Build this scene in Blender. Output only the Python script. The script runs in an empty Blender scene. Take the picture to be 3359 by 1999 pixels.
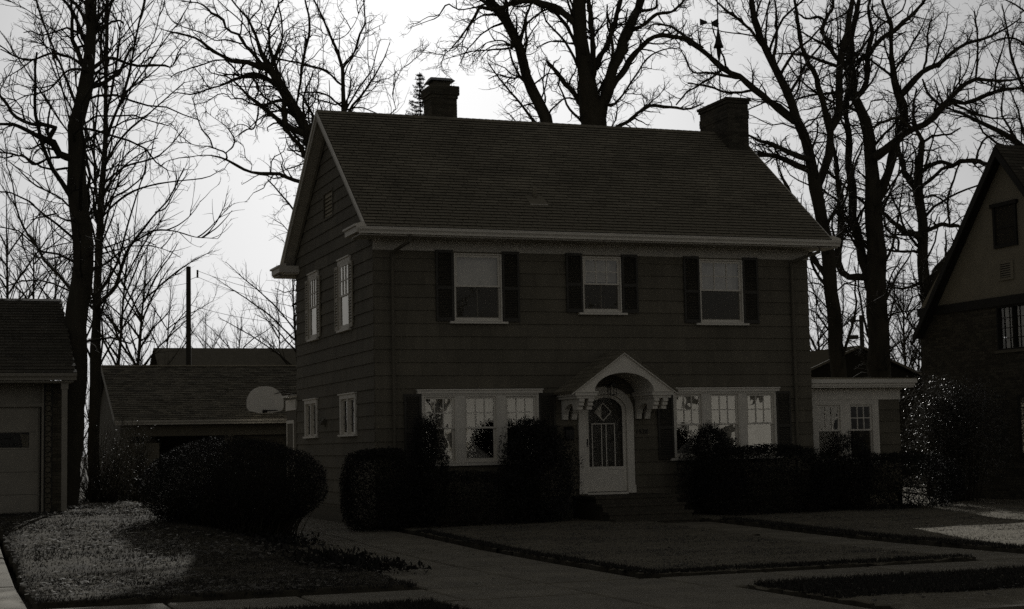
import bpy, math, random
import numpy as np
from mathutils import Matrix, Vector

# ------------------------------------------------------------------ camera
random.seed(7); RNG = np.random.default_rng(7)
CAM = np.array([-8.4215, -30.7908, 1.6651])
YAW, PITCH, ROLL, FPX = 0.3541, 0.0885, -0.0197, 5200.0     # focal length in pixels of a 3359 px wide frame
FW = np.array([math.sin(YAW)*math.cos(PITCH), math.cos(YAW)*math.cos(PITCH), math.sin(PITCH)])
_r = np.array([math.cos(YAW), -math.sin(YAW), 0.0]); _u = np.cross(_r, FW)
RT = math.cos(ROLL)*_r + math.sin(ROLL)*_u
UP = -math.sin(ROLL)*_r + math.cos(ROLL)*_u
scene = bpy.context.scene
COL = scene.collection
camd = bpy.data.cameras.new('camera'); cam = bpy.data.objects.new('camera', camd); COL.objects.link(cam)
camd.sensor_width = 36.0; camd.lens = 36.0*FPX/3359.0; camd.clip_start = 0.1; camd.clip_end = 3000
cam.matrix_world = Matrix(((RT[0], UP[0], -FW[0], CAM[0]), (RT[1], UP[1], -FW[1], CAM[1]), (RT[2], UP[2], -FW[2], CAM[2]), (0, 0, 0, 1)))
scene.camera = cam

# ------------------------------------------------------------------ sky, sun, exposure
SUN_AZ, SUN_EL = math.radians(17.0), math.radians(22.5)      # azimuth from +Y towards +X
world = bpy.data.worlds.new('World'); scene.world = world; world.use_nodes = True
wn = world.node_tree; wn.nodes.clear()
sky = wn.nodes.new('ShaderNodeTexSky'); sky.sky_type = 'NISHITA'; sky.sun_disc = False
sky.sun_elevation = SUN_EL; sky.sun_rotation = SUN_AZ
sky.air_density = 2.0; sky.dust_density = 1.3; sky.ozone_density = 1.0
bw = wn.nodes.new('ShaderNodeRGBToBW')
bg = wn.nodes.new('ShaderNodeBackground'); bg.inputs['Strength'].default_value = 0.0415
wo = wn.nodes.new('ShaderNodeOutputWorld')
wn.links.new(sky.outputs[0], bw.inputs[0]); wn.links.new(bw.outputs[0], bg.inputs[0]); wn.links.new(bg.outputs[0], wo.inputs[0])
sd = bpy.data.lights.new('sun', 'SUN'); sd.energy = 3.0; sd.angle = math.radians(0.55); sd.color = (1.0, 0.98, 0.93)
sun = bpy.data.objects.new('sun', sd); COL.objects.link(sun)
sdir = Vector((math.sin(SUN_AZ)*math.cos(SUN_EL), math.cos(SUN_AZ)*math.cos(SUN_EL), math.sin(SUN_EL)))
sun.rotation_euler = sdir.to_track_quat('Z', 'Y').to_euler(); sun.location = (20, 40, 40)
scene.view_settings.view_transform = 'Standard'; scene.view_settings.look = 'None'
scene.view_settings.exposure = 0.0; scene.view_settings.gamma = 1.0; scene.view_settings.use_curve_mapping = False
scene.cycles.max_bounces = 6; scene.cycles.transparent_max_bounces = 12
scene.cycles.use_denoising = False

# ------------------------------------------------------------------ helpers
KD = 3359.0/2494.0
def ray(x, y):                                  # x, y in a 2494 px wide view of the frame
    return FW + RT*((x*KD - 1679.5)/FPX) - UP*((y*KD - 999.5)/FPX)
def at_dist(x, y, w): return CAM + ray(x, y)*w
def at_Y(x, y, Y):
    d = ray(x, y); return CAM + d*((Y - CAM[1])/d[1])
def at_X(x, y, X):
    d = ray(x, y); return CAM + d*((X - CAM[0])/d[0])

def tag(o, label=None, cat=None, group=None, kind=None):
    if label: o['label'] = label
    if cat: o['category'] = cat
    if group: o['group'] = group
    if kind: o['kind'] = kind
    return o
def thing(name, label, cat, loc=(0, 0, 0), group=None):
    o = bpy.data.objects.new(name, None); COL.objects.link(o); o.location = loc
    o.empty_display_size = 0.2
    return tag(o, label, cat, group)
def attach(o, parent):
    o.parent = parent
    root = parent
    off = Vector((0, 0, 0))
    while root is not None:
        off += root.location; root = root.parent
    o.location = Vector(o.location) - off
def mesh_obj(name, me, mat=None, parent=None, loc=(0, 0, 0)):
    o = bpy.data.objects.new(name, me); COL.objects.link(o); o.location = loc
    if mat and not me.materials: me.materials.append(mat)
    if parent is not None: attach(o, parent)
    return o

class MB:
    """collects shapes in local (u, n, z) or world coordinates, builds one mesh"""
    def __init__(s, T=None):
        s.v = []; s.f = []; s.T = T
    def add(s, vs, fs):
        b = len(s.v)
        if s.T:
            fn, flip = s.T
            vs = [fn(*p) for p in vs]
            if flip: fs = [tuple(reversed(q)) for q in fs]
        s.v += [tuple(p) for p in vs]; s.f += [tuple(b + i for i in q) for q in fs]
        return s
    def box(s, x0, x1, y0, y1, z0, z1):
        if x1 < x0: x0, x1 = x1, x0
        if y1 < y0: y0, y1 = y1, y0
        if z1 < z0: z0, z1 = z1, z0
        return s.add([(x0,y0,z0),(x1,y0,z0),(x1,y1,z0),(x0,y1,z0),(x0,y0,z1),(x1,y0,z1),(x1,y1,z1),(x0,y1,z1)],
                     [(0,3,2,1),(4,5,6,7),(0,1,5,4),(1,2,6,5),(2,3,7,6),(3,0,4,7)])
    def hexa(s, p):     # 8 points ordered like box
        return s.add(p, [(0,3,2,1),(4,5,6,7),(0,1,5,4),(1,2,6,5),(2,3,7,6),(3,0,4,7)])
    def prism(s, poly, axis, a0, a1):
        """poly: 2-D loop; axis 0 extrudes along first coord (poly=(b,c)), 1 along second (poly=(a,c)), 2 along third"""
        n = len(poly)
        def P(q, a):
            return (a, q[0], q[1]) if axis == 0 else ((q[0], a, q[1]) if axis == 1 else (q[0], q[1], a))
        area = sum(poly[i][0]*poly[(i+1) % n][1] - poly[(i+1) % n][0]*poly[i][1] for i in range(n))
        if (area < 0) != (axis == 1): poly = poly[::-1]
        vs = [P(q, a0) for q in poly] + [P(q, a1) for q in poly]
        fs = [tuple(range(n-1, -1, -1)), tuple(range(n, 2*n))]
        fs += [(i, (i+1) % n, n+(i+1) % n, n+i) for i in range(n)]
        return s.add(vs, fs)
    def tube(s, pts, rad, sides=8, cap=True):
        pts = [np.array(p, float) for p in pts]; n = len(pts)
        rad = [rad]*n if np.isscalar(rad) else rad
        vs = []; fs = []
        for i, p in enumerate(pts):
            t = pts[min(i+1, n-1)] - pts[max(i-1, 0)]; t = t/(np.linalg.norm(t)+1e-12)
            ref = np.array((0, 0, 1.0)) if abs(t[2]) < 0.9 else np.array((1.0, 0, 0))
            a = np.cross(ref, t); a /= np.linalg.norm(a); b = np.cross(t, a)
            for k in range(sides):
                q = 2*math.pi*k/sides
                vs.append(tuple(p + rad[i]*(math.cos(q)*a + math.sin(q)*b)))
        for i in range(n-1):
            for k in range(sides):
                k2 = (k+1) % sides
                fs.append((i*sides+k, i*sides+k2, (i+1)*sides+k2, (i+1)*sides+k))
        if cap:
            fs.append(tuple(range(sides-1, -1, -1))); fs.append(tuple((n-1)*sides+k for k in range(sides)))
        return s.add(vs, fs)
    def mesh(s, name, smooth=False):
        me = bpy.data.meshes.new(name); me.from_pydata(s.v, [], s.f)
        if smooth: me.polygons.foreach_set('use_smooth', [True]*len(me.polygons))
        me.update(); return me
    def build(s, name, mat, parent=None, smooth=False, kind=None, label=None):
        o = mesh_obj(name, s.mesh(name, smooth), mat, parent)
        if kind: o['kind'] = kind
        if label: o['label'] = label
        return o

def np_mesh(name, v, f, smooth=False):
    """v (N,3), f (M,k) arrays"""
    me = bpy.data.meshes.new(name)
    k = f.shape[1]
    me.vertices.add(len(v)); me.vertices.foreach_set('co', np.ascontiguousarray(v, np.float32).ravel())
    me.loops.add(f.size); me.loops.foreach_set('vertex_index', np.ascontiguousarray(f, np.int32).ravel())
    me.polygons.add(len(f)); me.polygons.foreach_set('loop_start', np.arange(0, f.size, k, dtype=np.int32))
    me.polygons.foreach_set('loop_total', np.full(len(f), k, np.int32))
    if smooth: me.polygons.foreach_set('use_smooth', np.ones(len(f), bool))
    me.update(calc_edges=True); me.validate(); return me

FRONT = (lambda u, n, z: (u, -n, z), True)             # facade: u = x, n towards the street
LEFT = (lambda u, n, z: (-n, u, z), False)             # gable side: u = y, n towards -x
def frameY(Y): return (lambda u, n, z: (u, Y - n, z), True)
def frameX(X): return (lambda u, n, z: (X - n, u, z), False)

# ------------------------------------------------------------------ materials
def grey(v, warm=1.0):
    return (v, v*(1 - 0.115*warm), v*(1 - 0.35*warm), 1.0)
def mat(name, v, rough=0.85, var=0.15, scale=6.0, stretch=(1, 1, 1), bump=0.0, bscale=None, island=0.0, spec=0.3, warm=1.0, bstretch=None, metal=0.0, objvar=0.0):
    m = bpy.data.materials.new(name); m.use_nodes = True
    nt = m.node_tree; b = nt.nodes['Principled BSDF']
    b.inputs['Roughness'].default_value = rough; b.inputs['Specular IOR Level'].default_value = spec
    b.inputs['Metallic'].default_value = metal
    tc = nt.nodes.new('ShaderNodeTexCoord')
    mp = nt.nodes.new('ShaderNodeMapping'); mp.inputs['Scale'].default_value = stretch
    nt.links.new(tc.outputs['Object'], mp.inputs[0])
    nz = nt.nodes.new('ShaderNodeTexNoise'); nz.inputs['Scale'].default_value = scale; nz.inputs['Detail'].default_value = 6; nz.inputs['Roughness'].default_value = 0.65
    nt.links.new(mp.outputs[0], nz.inputs['Vector'])
    rg = nt.nodes.new('ShaderNodeMapRange'); rg.inputs[1].default_value = 0.25; rg.inputs[2].default_value = 0.75
    rg.inputs[3].default_value = 1 - var; rg.inputs[4].default_value = 1 + var
    nt.links.new(nz.outputs['Fac'], rg.inputs[0])
    last = rg.outputs[0]
    if island or objvar:
        if island:
            g = nt.nodes.new('ShaderNodeNewGeometry'); src = g.outputs['Random Per Island']; amt = island
        else:
            g = nt.nodes.new('ShaderNodeObjectInfo'); src = g.outputs['Random']; amt = objvar
        r2 = nt.nodes.new('ShaderNodeMapRange'); r2.inputs[3].default_value = 1 - amt; r2.inputs[4].default_value = 1 + amt
        nt.links.new(src, r2.inputs[0])
        mu = nt.nodes.new('ShaderNodeMath'); mu.operation = 'MULTIPLY'
        nt.links.new(last, mu.inputs[0]); nt.links.new(r2.outputs[0], mu.inputs[1]); last = mu.outputs[0]
    mx = nt.nodes.new('ShaderNodeVectorMath'); mx.operation = 'SCALE'; mx.inputs[0].default_value = grey(v, warm)[:3]
    nt.links.new(last, mx.inputs['Scale']); nt.links.new(mx.outputs[0], b.inputs['Base Color'])
    if bump:
        nb = nt.nodes.new('ShaderNodeTexNoise'); nb.inputs['Scale'].default_value = bscale or scale*4; nb.inputs['Detail'].default_value = 5
        if bstretch:
            mp2 = nt.nodes.new('ShaderNodeMapping'); mp2.inputs['Scale'].default_value = bstretch
            nt.links.new(tc.outputs['Object'], mp2.inputs[0]); nt.links.new(mp2.outputs[0], nb.inputs['Vector'])
        else: nt.links.new(mp.outputs[0], nb.inputs['Vector'])
        bp = nt.nodes.new('ShaderNodeBump'); bp.inputs['Strength'].default_value = bump; bp.inputs['Distance'].default_value = 0.02
        nt.links.new(nb.outputs['Fac'], bp.inputs['Height']); nt.links.new(bp.outputs[0], b.inputs['Normal'])
    return m
def glass_mat(name, refl=1.0, wavy=0.12):
    m = bpy.data.materials.new(name); m.use_nodes = True
    nt = m.node_tree; nt.nodes.clear()
    out = nt.nodes.new('ShaderNodeOutputMaterial'); mix = nt.nodes.new('ShaderNodeMixShader')
    tr = nt.nodes.new('ShaderNodeBsdfTransparent'); tr.inputs[0].default_value = (0.86, 0.86, 0.85, 1)
    gl = nt.nodes.new('ShaderNodeBsdfGlossy'); gl.inputs['Roughness'].default_value = 0.015; gl.inputs[0].default_value = (1, 0.97, 0.90, 1)
    fr = nt.nodes.new('ShaderNodeFresnel'); fr.inputs[0].default_value = 1.7
    ml = nt.nodes.new('ShaderNodeMath'); ml.operation = 'MULTIPLY'; ml.inputs[1].default_value = refl
    tc = nt.nodes.new('ShaderNodeTexCoord'); nz = nt.nodes.new('ShaderNodeTexNoise'); nz.inputs['Scale'].default_value = 2.2; nz.inputs['Detail'].default_value = 2
    bp = nt.nodes.new('ShaderNodeBump'); bp.inputs['Strength'].default_value = wavy; bp.inputs['Distance'].default_value = 0.03
    nt.links.new(tc.outputs['Object'], nz.inputs[0]); nt.links.new(nz.outputs[0], bp.inputs['Height']); nt.links.new(bp.outputs[0], gl.inputs['Normal'])
    nt.links.new(fr.outputs[0], ml.inputs[0]); nt.links.new(ml.outputs[0], mix.inputs[0])
    nt.links.new(tr.outputs[0], mix.inputs[1]); nt.links.new(gl.outputs[0], mix.inputs[2]); nt.links.new(mix.outputs[0], out.inputs[0])
    return m
def screen_mat(name, cover):
    m = bpy.data.materials.new(name); m.use_nodes = True
    nt = m.node_tree; nt.nodes.clear()
    out = nt.nodes.new('ShaderNodeOutputMaterial'); mix = nt.nodes.new('ShaderNodeMixShader'); mix.inputs[0].default_value = cover
    tr = nt.nodes.new('ShaderNodeBsdfTransparent'); df = nt.nodes.new('ShaderNodeBsdfDiffuse'); df.inputs[0].default_value = grey(0.06)
    nt.links.new(tr.outputs[0], mix.inputs[1]); nt.links.new(df.outputs[0], mix.inputs[2]); nt.links.new(mix.outputs[0], out.inputs[0])
    return m
def leaf_mat(name, v, rough=0.5, trans=0.25, island=0.45, spec=0.4):
    m = mat(name, v, rough, 0.2, 3.0, island=island, spec=spec, warm=0.5)
    nt = m.node_tree; b = nt.nodes['Principled BSDF']; out = nt.nodes['Material Output']
    t = nt.nodes.new('ShaderNodeBsdfTranslucent'); mix = nt.nodes.new('ShaderNodeMixShader'); mix.inputs[0].default_value = trans
    src = b.inputs['Base Color'].links[0].from_socket
    nt.links.new(src, t.inputs[0]); nt.links.new(b.outputs[0], mix.inputs[1]); nt.links.new(t.outputs[0], mix.inputs[2]); nt.links.new(mix.outputs[0], out.inputs[0])
    return m
M = {
 'siding': mat('siding_shakes', 0.115, 0.9, 0.22, 3, (1, 1, .25), bump=0.5, bscale=40, bstretch=(1, 1, .06), objvar=0.11),
 'white': mat('white_trim_paint', 0.60, 0.6, 0.10, 5, bump=0.08, bscale=60, warm=.55),
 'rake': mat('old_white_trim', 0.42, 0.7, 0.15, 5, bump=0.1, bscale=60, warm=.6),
 'black': mat('black_shutter_paint', 0.035, 0.55, 0.15, 10),
 'sideshutter': mat('grey_shutter_paint', 0.30, 0.6, 0.1, 10),
 'shingle': mat('asphalt_shingle', 0.185, 0.95, 0.30, 0.9, bump=0.5, bscale=160, island=0.16, spec=0.15),
 'shingle2': mat('dark_asphalt_shingle', 0.06, 0.95, 0.2, 3, bump=0.5, bscale=120, island=0.25, spec=0.15),
 'shingle3': mat('weathered_shingle', 0.12, 0.95, 0.2, 3, bump=0.5, bscale=120, island=0.35, spec=0.15),
 'brick': mat('dark_brick', 0.055, 0.9, 0.3, 8, bump=0.4, bscale=60, island=0.35, spec=0.2),
 'mortar': mat('mortar', 0.10, 0.95, 0.2, 12),
 'stucco': mat('stucco', 0.21, 0.95, 0.12, 3, bump=0.6, bscale=45),
 'timber': mat('dark_timber', 0.018, 0.8, 0.25, 6),
 'metal': mat('dull_metal', 0.25, 0.5, 0.2, 8),
 'iron': mat('black_iron', 0.012, 0.5, 0.2, 8),
 'concrete': mat('concrete', 0.145, 0.92, 0.42, 1.3, bump=0.35, bscale=70, objvar=0.06),
 'asphalt': mat('asphalt', 0.05, 0.9, 0.2, 4, bump=0.3, bscale=90),
 'lawn': mat('winter_lawn', 0.145, 0.95, 0.30, 5.0, bump=1.0, bscale=55, spec=0.1),
 'soil': mat('soil', 0.045, 0.95, 0.4, 7.0, bump=1.0, bscale=40, spec=0.1),
 'bark': mat('bark', 0.045, 0.95, 0.3, 5, (1, 1, .3), bump=0.8, bscale=18, bstretch=(1, 1, .2), spec=0.1),
 'twig': mat('twig_bark', 0.04, 0.9, 0.2, 5, spec=0.1),
 'pole': mat('creosote_pole', 0.035, 0.9, 0.2, 5),
 'wire': mat('wire', 0.02, 0.6, 0.1, 5),
 'interior': mat('interior_plaster', 0.35, 0.9, 0.05, 3),
 'floorboards': mat('floorboards', 0.15, 0.7, 0.15, 3),
 'curtain': mat('sheer_curtain', 0.34, 0.9, 0.40, 4, warm=.4),  # mottle in the cloth colour stands in for tree reflections on the panes
 'shade': mat('roller_shade', 0.42, 0.9, 0.35, 3.5, warm=.6),  # strong mottle paints the tree reflections of the upper windows into the blind
 'door': mat('front_door_wood', 0.03, 0.5, 0.2, 6),
 'garage_paint': mat('garage_paint', 0.22, 0.7, 0.14, 4, warm=.75),
 'backboard': mat('backboard_paint', 0.70, 0.6, 0.10, 4, warm=.4),
 'glass': glass_mat('window_glass', 1.35, 0.07),
 'dimglass': glass_mat('dim_glass', 0.40, 0.10),
 'sideglass': glass_mat('side_glass', 0.42, 0.3),
 'leadglass': glass_mat('leaded_glass', 0.10, 0.25),
 'edge': mat('asphalt_cut_edge', 0.012, 1.0, 0.1, 5, spec=0.0),
 'flatroof': mat('old_dull_roofing', 0.03, 1.0, 0.2, 4, spec=0.0),
 'leafy_lawn': mat('leafy_lawn', 0.058, 0.95, 0.75, 2.6, bump=1.0, bscale=45, spec=0.05),  # leaf-covered turf, colour darkened further in place of dappled tree shade
 'dry_grass': leaf_mat('dry_grass', 0.04, 0.9, 0.08, 0.4, 0.0),  # colour lowered with the neighbour lawn, standing in for dappled tree shade
 'screen': screen_mat('insect_screen', 0.55),
 'yew': leaf_mat('yew_needles', 0.02, 0.6, 0.1, 0.4, 0.2),
 'hedge': leaf_mat('hedge_leaves', 0.02, 0.8, 0.04, 0.5, 0.08),
 'holly': leaf_mat('glossy_leaves', 0.07, 0.45, 0.14, 0.6, 0.3),
 'litter': leaf_mat('fallen_leaves', 0.14, 0.8, 0.3, 0.75, 0.1),  # leaf tone lowered too, in place of dappled shade over the neighbour lawn
 'grass': leaf_mat('grass_blades', 0.11, 0.8, 0.3, 0.5, 0.1),
 'vine': leaf_mat('vine_leaves', 0.06, 0.6, 0.2, 0.6, 0.15),
 'spruce': leaf_mat('spruce_needles', 0.02, 0.7, 0.1, 0.3, 0.2),
 'pale': mat('pale_house_siding', 0.72, 0.8, 0.05, 3, warm=.2),
}

# ------------------------------------------------------------------ ground
def ss(a, b, x):
    t = np.clip((np.asarray(x, float) - a)/(b - a), 0, 1); return t*t*(3 - 2*t)
def gz(x, y):
    x = np.asarray(x, float); y = np.asarray(y, float)
    left = 0.46*ss(-11.5, -0.5, y)*ss(-2.7, -4.4, x)
    return 0.10*ss(-9.0, -1.0, y) + left*0.92
def wobble(x, y, s, seed=0):
    r = np.zeros_like(x)
    for k in range(5):
        a = 1.7*k + seed; f = s*(1 + 0.83*k)
        r += np.sin(f*(x*math.cos(a) + y*math.sin(a)) + 3.1*k + seed)/(1 + k*0.7)
    return r/2.5
def sheet(name, x0, x1, y0, y1, step, lift, m, rough=0.012, jit=0.03, label=None, skirt=0.14, parent=None):
    nx = max(2, int((x1-x0)/step)+1); ny = max(2, int((y1-y0)/step)+1)
    X, Y = np.meshgrid(np.linspace(x0, x1, nx), np.linspace(y0, y1, ny))
    Zo = gz(X, Y) + lift + rough*wobble(X, Y, 2.3, 1.0) + rough*0.6*wobble(X, Y, 9.0, 2.0)
    e = np.zeros_like(X, bool); e[0] = e[-1] = True; e[:, 0] = e[:, -1] = True
    X2 = X + np.where(e, RNG.normal(0, jit, X.shape), 0); Y2 = Y + np.where(e, RNG.normal(0, jit, X.shape), 0)
    Zo = Zo - np.where(e, np.abs(RNG.normal(0, 0.012, X.shape)), 0)
    v = np.stack([X2, Y2, Zo], -1).reshape(-1, 3)
    idx = np.arange(nx*ny).reshape(ny, nx)
    f = np.stack([idx[:-1, :-1], idx[:-1, 1:], idx[1:, 1:], idx[1:, :-1]], -1).reshape(-1, 4)
    loop = np.concatenate([idx[0, :-1], idx[:-1, -1], idx[-1, :0:-1], idx[:0:-1, 0]])
    low = v[loop] - np.array((0, 0, skirt)); b = len(v); n = len(loop)
    v = np.concatenate([v, low]); i = np.arange(n); j = (i+1) % n
    f = np.concatenate([f, np.stack([loop[i], b+i, b+j, loop[j]], -1)])
    o = mesh_obj(name, np_mesh(name, v, f, False), m, parent)
    o.data.materials.append(M['soil']); mi = np.zeros(len(f), np.int32); mi[-n:] = 1; o.data.polygons.foreach_set('material_index', mi)
    if parent is None: o['kind'] = 'structure'
    return o
g = MB(); R = 900
g.add([(-R, -R, -0.06), (R, -R, -0.06), (R, R, -0.06), (-R, R, -0.06)], [(0, 1, 2, 3)])
tag(g.build('ground', M['soil']), kind='structure')
sheet('front_lawn', 0.07, 4.915, -12.62, -0.05, 0.10, 0.035, M['lawn'], jit=0.045)
sheet('side_lawn', 6.26, 15.95, -12.62, 0.55, 0.12, 0.05, M['lawn'], jit=0.045)
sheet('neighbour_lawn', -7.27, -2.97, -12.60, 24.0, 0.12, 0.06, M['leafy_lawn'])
sheet('back_lawn', 12.9, 40.0, 0.55, 60.0, 0.6, 0.03, M['lawn'])
sheet('parkway_lawn', 0.42, 34.0, -18.2, -14.44, 0.13, 0.03, M['lawn'], jit=0.05)
sheet('verge', -26.0, -3.35, -18.2, -14.44, 0.13, 0.03, M['lawn'], jit=0.05)
# paving, each slab its own piece
def slab_mesh(w, d, t=0.12, ch=0.016):
    b = MB(); a = w/2; c = d/2
    b.add([(-a,-c,-t),(a,-c,-t),(a,c,-t),(-a,c,-t),(-a,-c,-ch),(a,-c,-ch),(a,c,-ch),(-a,c,-ch),(-a+ch,-c+ch,0),(a-ch,-c+ch,0),(a-ch,c-ch,0),(-a+ch,c-ch,0)],
          [(0,3,2,1),(0,1,5,4),(1,2,6,5),(2,3,7,6),(3,0,4,7),(4,5,9,8),(5,6,10,9),(6,7,11,10),(7,4,8,11),(8,9,10,11)])
    return b.mesh('slab')
def paving(name, cells, m):
    root = bpy.data.objects.new(name, None); COL.objects.link(root); root['kind'] = 'structure'
    cache = {}
    for (x0, x1, y0, y1) in cells:
        w, d = round(x1-x0-0.045, 3), round(y1-y0-0.045, 3)
        me = cache.setdefault((w, d), None) or slab_mesh(w, d); cache[(w, d)] = me
        o = mesh_obj('slab', me, m, root)
        cx, cy = (x0+x1)/2, (y0+y1)/2
        sl = float(gz(cx, y1) - gz(cx, y0))/(y1-y0); sx = float(gz(x1, cy) - gz(x0, cy))/(x1-x0)
        o.location = (cx, cy, float(gz(cx, cy)) + random.uniform(-0.005, 0.005))
        o.rotation_euler = (math.atan(sl) + random.uniform(-.002, .002), -math.atan(sx), 0)
    return root
paving('sidewalk', [(x, x+1.5, -14.30, -12.76) for x in np.arange(-19.42, 31, 1.5)], M['concrete'])
paving('driveway', [(a, b, y, y+3.0) for y in np.arange(-12.73, 22, 3.0) for (a, b) in ((-2.87, -1.46), (-1.45, -0.10))] + [(-3.2, -1.46, -18.2, -14.33), (-1.45, 0.30, -18.2, -14.33)], M['concrete'])
paving('front_walk', [(4.92, 6.12, y, y+1.28) for y in np.arange(-12.73, -2.6, 1.28)], M['concrete'])
paving('neighbour_driveway', [(a, b, y, y+3.05) for y in np.arange(-12.73, -0.8, 3.05) for (a, b) in ((-10.4, -8.85), (-8.85, -7.34))], M['concrete'])
st = MB(); st.add([(-60, -30, -0.055), (60, -30, -0.055), (60, -18.3, -0.055), (-60, -18.3, -0.055)], [(0, 1, 2, 3)])
tag(st.build('street', M['asphalt']), kind='structure')
kb = MB(); kb.box(-60, 60, -18.32, -18.2, -0.055, 0.075); tag(kb.build('kerb', M['concrete']), kind='structure')

# ------------------------------------------------------------------ main house
W, D = 10.015, 7.11
EAVE_Y, EAVE_Z, RIDGE_Y, RIDGE_Z = -0.60, 6.05, 3.55, 9.22
SLOPE = (RIDGE_Z - EAVE_Z)/(RIDGE_Y - EAVE_Y)
house = thing('house', 'two-storey shingle-sided house with a steep roof and arched porch hood', 'house', (0, 0, 0))
def roof_z(y): return EAVE_Z + SLOPE*((y - EAVE_Y) if y <= RIDGE_Y else (2*RIDGE_Y - y - EAVE_Y))

EXPO = 0.26505
Z0 = (5.3095 + 0.6)*0.93                    # a siding butt line
COURSES = [Z0 + EXPO*k for k in range(-20, 15)]
def free(u0, u1, opens, za, zb):
    segs = [(u0, u1)]
    for (a, b, c, d) in opens:
        if d <= za + 1e-6 or c >= zb - 1e-6: continue
        new = []
        for (p, q) in segs:
            if b <= p or a >= q: new.append((p, q)); continue
            if a > p: new.append((p, a))
            if b < q: new.append((b, q))
        segs = new
    return segs
def siding(T, u0, u1, zmin, zmax, opens, limits=None, name='siding_board', parent=house, m=None, blen=1.22, lowcut=None):
    """lapped boards; limits(z)->(ua,ub) clips the gable"""
    for ci, za in enumerate(COURSES):
        zb = za + EXPO
        if zb <= zmin or za >= zmax: continue
        lo, hi = max(za, zmin), min(zb, zmax)
        br = sorted({lo, hi} | {z for o in opens for z in (o[2], o[3]) if lo < z < hi})
        off = (ci*0.437) % 1.0*blen
        cuts = [u0] + [c for c in np.arange(u0 - blen + off, u1, blen) if u0 + 0.15 < c < u1 - 0.15] + [u1]
        for ca, cb in zip(cuts[:-1], cuts[1:]):
            b = MB(T)
            for zl, zh in zip(br[:-1], br[1:]):
                for (p, q) in free(ca, cb, opens, zl, zh):
                    pl, ql, ph, qh = p, q, p, q
                    if limits:
                        la, lb = limits(zl); ha, hb = limits(zh)
                        pl, ql = max(p, la), min(q, lb); ph, qh = max(p, ha), min(q, hb)
                        if ql - pl < 0.01: continue
                        if qh - ph < 0.005: ph = qh = min(max((ph+qh)/2, pl), ql); ph -= .002; qh += .002
                    nl = 0.030 - 0.024*(zl - za)/EXPO; nh = 0.030 - 0.024*(zh - za)/EXPO
                    j = 0.0012
                    b.hexa([(pl+j, 0.0, zl), (ql-j, 0.0, zl), (ql-j, nl, zl), (pl+j, nl, zl), (ph+j, 0.0, zh), (qh-j, 0.0, zh), (qh-j, nh, zh), (ph+j, nh, zh)])
            if b.v: b.build(name, m or M['siding'], parent)
def sheath(T, u0, u1, z0, z1, opens, thick, name, m, parent, limits=None):
    b = MB(T)
    zs = sorted({z0, z1} | {z for o in opens for z in (o[2], o[3]) if z0 < z < z1})
    for zl, zh in zip(zs[:-1], zs[1:]):
        for (p, q) in free(u0, u1, opens, zl, zh):
            b.box(p, q, -thick, -0.001, zl, zh)
    return b.build(name, m, parent)

# openings of the facade: u0,u1,z0,z1 (glass openings inside the casings)
UPW = [(1.69, 2.73, 4.22, 5.62), (4.55, 5.44, 4.43, 5.62), (7.305, 8.355, 4.23, 5.62)]
LOW = [(0.975, 1.685, 1.33, 2.70), (1.85, 2.58, 1.33, 2.70), (2.74, 3.47, 1.33, 2.70),
       (6.605, 7.285, 1.33, 2.71), (7.445, 8.175, 1.33, 2.71), (8.33, 9.06, 1.33, 2.71)]
DOOR = (4.53, 5.47, 0.62, 2.75)
fopen = UPW + LOW + [DOOR]
sheath(FRONT, 0, W, 0.0, 6.35, fopen, 0.14, 'front_wall', M['interior'], house)
siding(FRONT, 0.0, W, 0.40, 5.66, [(a-.03, b+.03, c-.02, d+.02) for a, b, c, d in UPW] + [(0.955, 3.49, 1.30, 2.72), (6.585, 9.08, 1.30, 2.72), (4.40, 5.60, .40, 2.70)])
MB(FRONT).box(0, W, 0, 0.006, 0.0, 0.395).build('foundation', M['mortar'], house)
# side wall openings (u = y)
SUP = [(4.80, 5.62, 4.22, 5.66), (1.84, 2.74, 4.22, 5.66)]
SLO = [(4.97, 6.08, 1.97, 2.72), (1.46, 2.68, 1.97, 2.72)]
SVENT = [(3.24, 4.15, 6.80, 7.45)]
def glim(z):
    if z <= 5.9: return (0.0, D)
    y0 = (z + 0.16 - EAVE_Z)/SLOPE + EAVE_Y
    return (max(0, y0), min(D, 2*RIDGE_Y - y0))
def gable_wall(T, flipx, name):
    b = MB(T)
    zt = roof_z(RIDGE_Y) - 0.10
    return b
b = MB(LEFT)
zs = sorted({0.0, 6.3, 1.97, 2.72, 4.22, 5.66})
for zl, zh in zip(zs[:-1], zs[1:]):
    for (p, q) in free(0.0, D, SUP + SLO, zl, zh): b.box(p, q, -0.14, -0.001, zl, zh)
b.prism([(0.0, 6.3), (D, 6.3), (D, roof_z(D)-.1), (RIDGE_Y, RIDGE_Z-.1), (0.0, roof_z(0)-.1)], 1, -0.14, -0.001) if False else None
b.build('side_wall', M['interior'], house)
gb = MB(); gb.prism([(0.0, 6.3), (D, 6.3), (D, roof_z(D)-.1), (RIDGE_Y, RIDGE_Z-.1), (0.0, roof_z(0)-.1)], 0, 0.001, 0.14); gb.build('gable_wall', M['interior'], house)
siding(LEFT, 0.0, D, 0.40, 9.1, [(a-.02, b+.02, c-.02, d+.02) for a, b, c, d in SUP + SLO] + SVENT, glim, blen=1.22)
MB(LEFT).box(0, D, 0, 0.006, 0.0, 0.395).build('foundation', M['mortar'], house)
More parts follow.
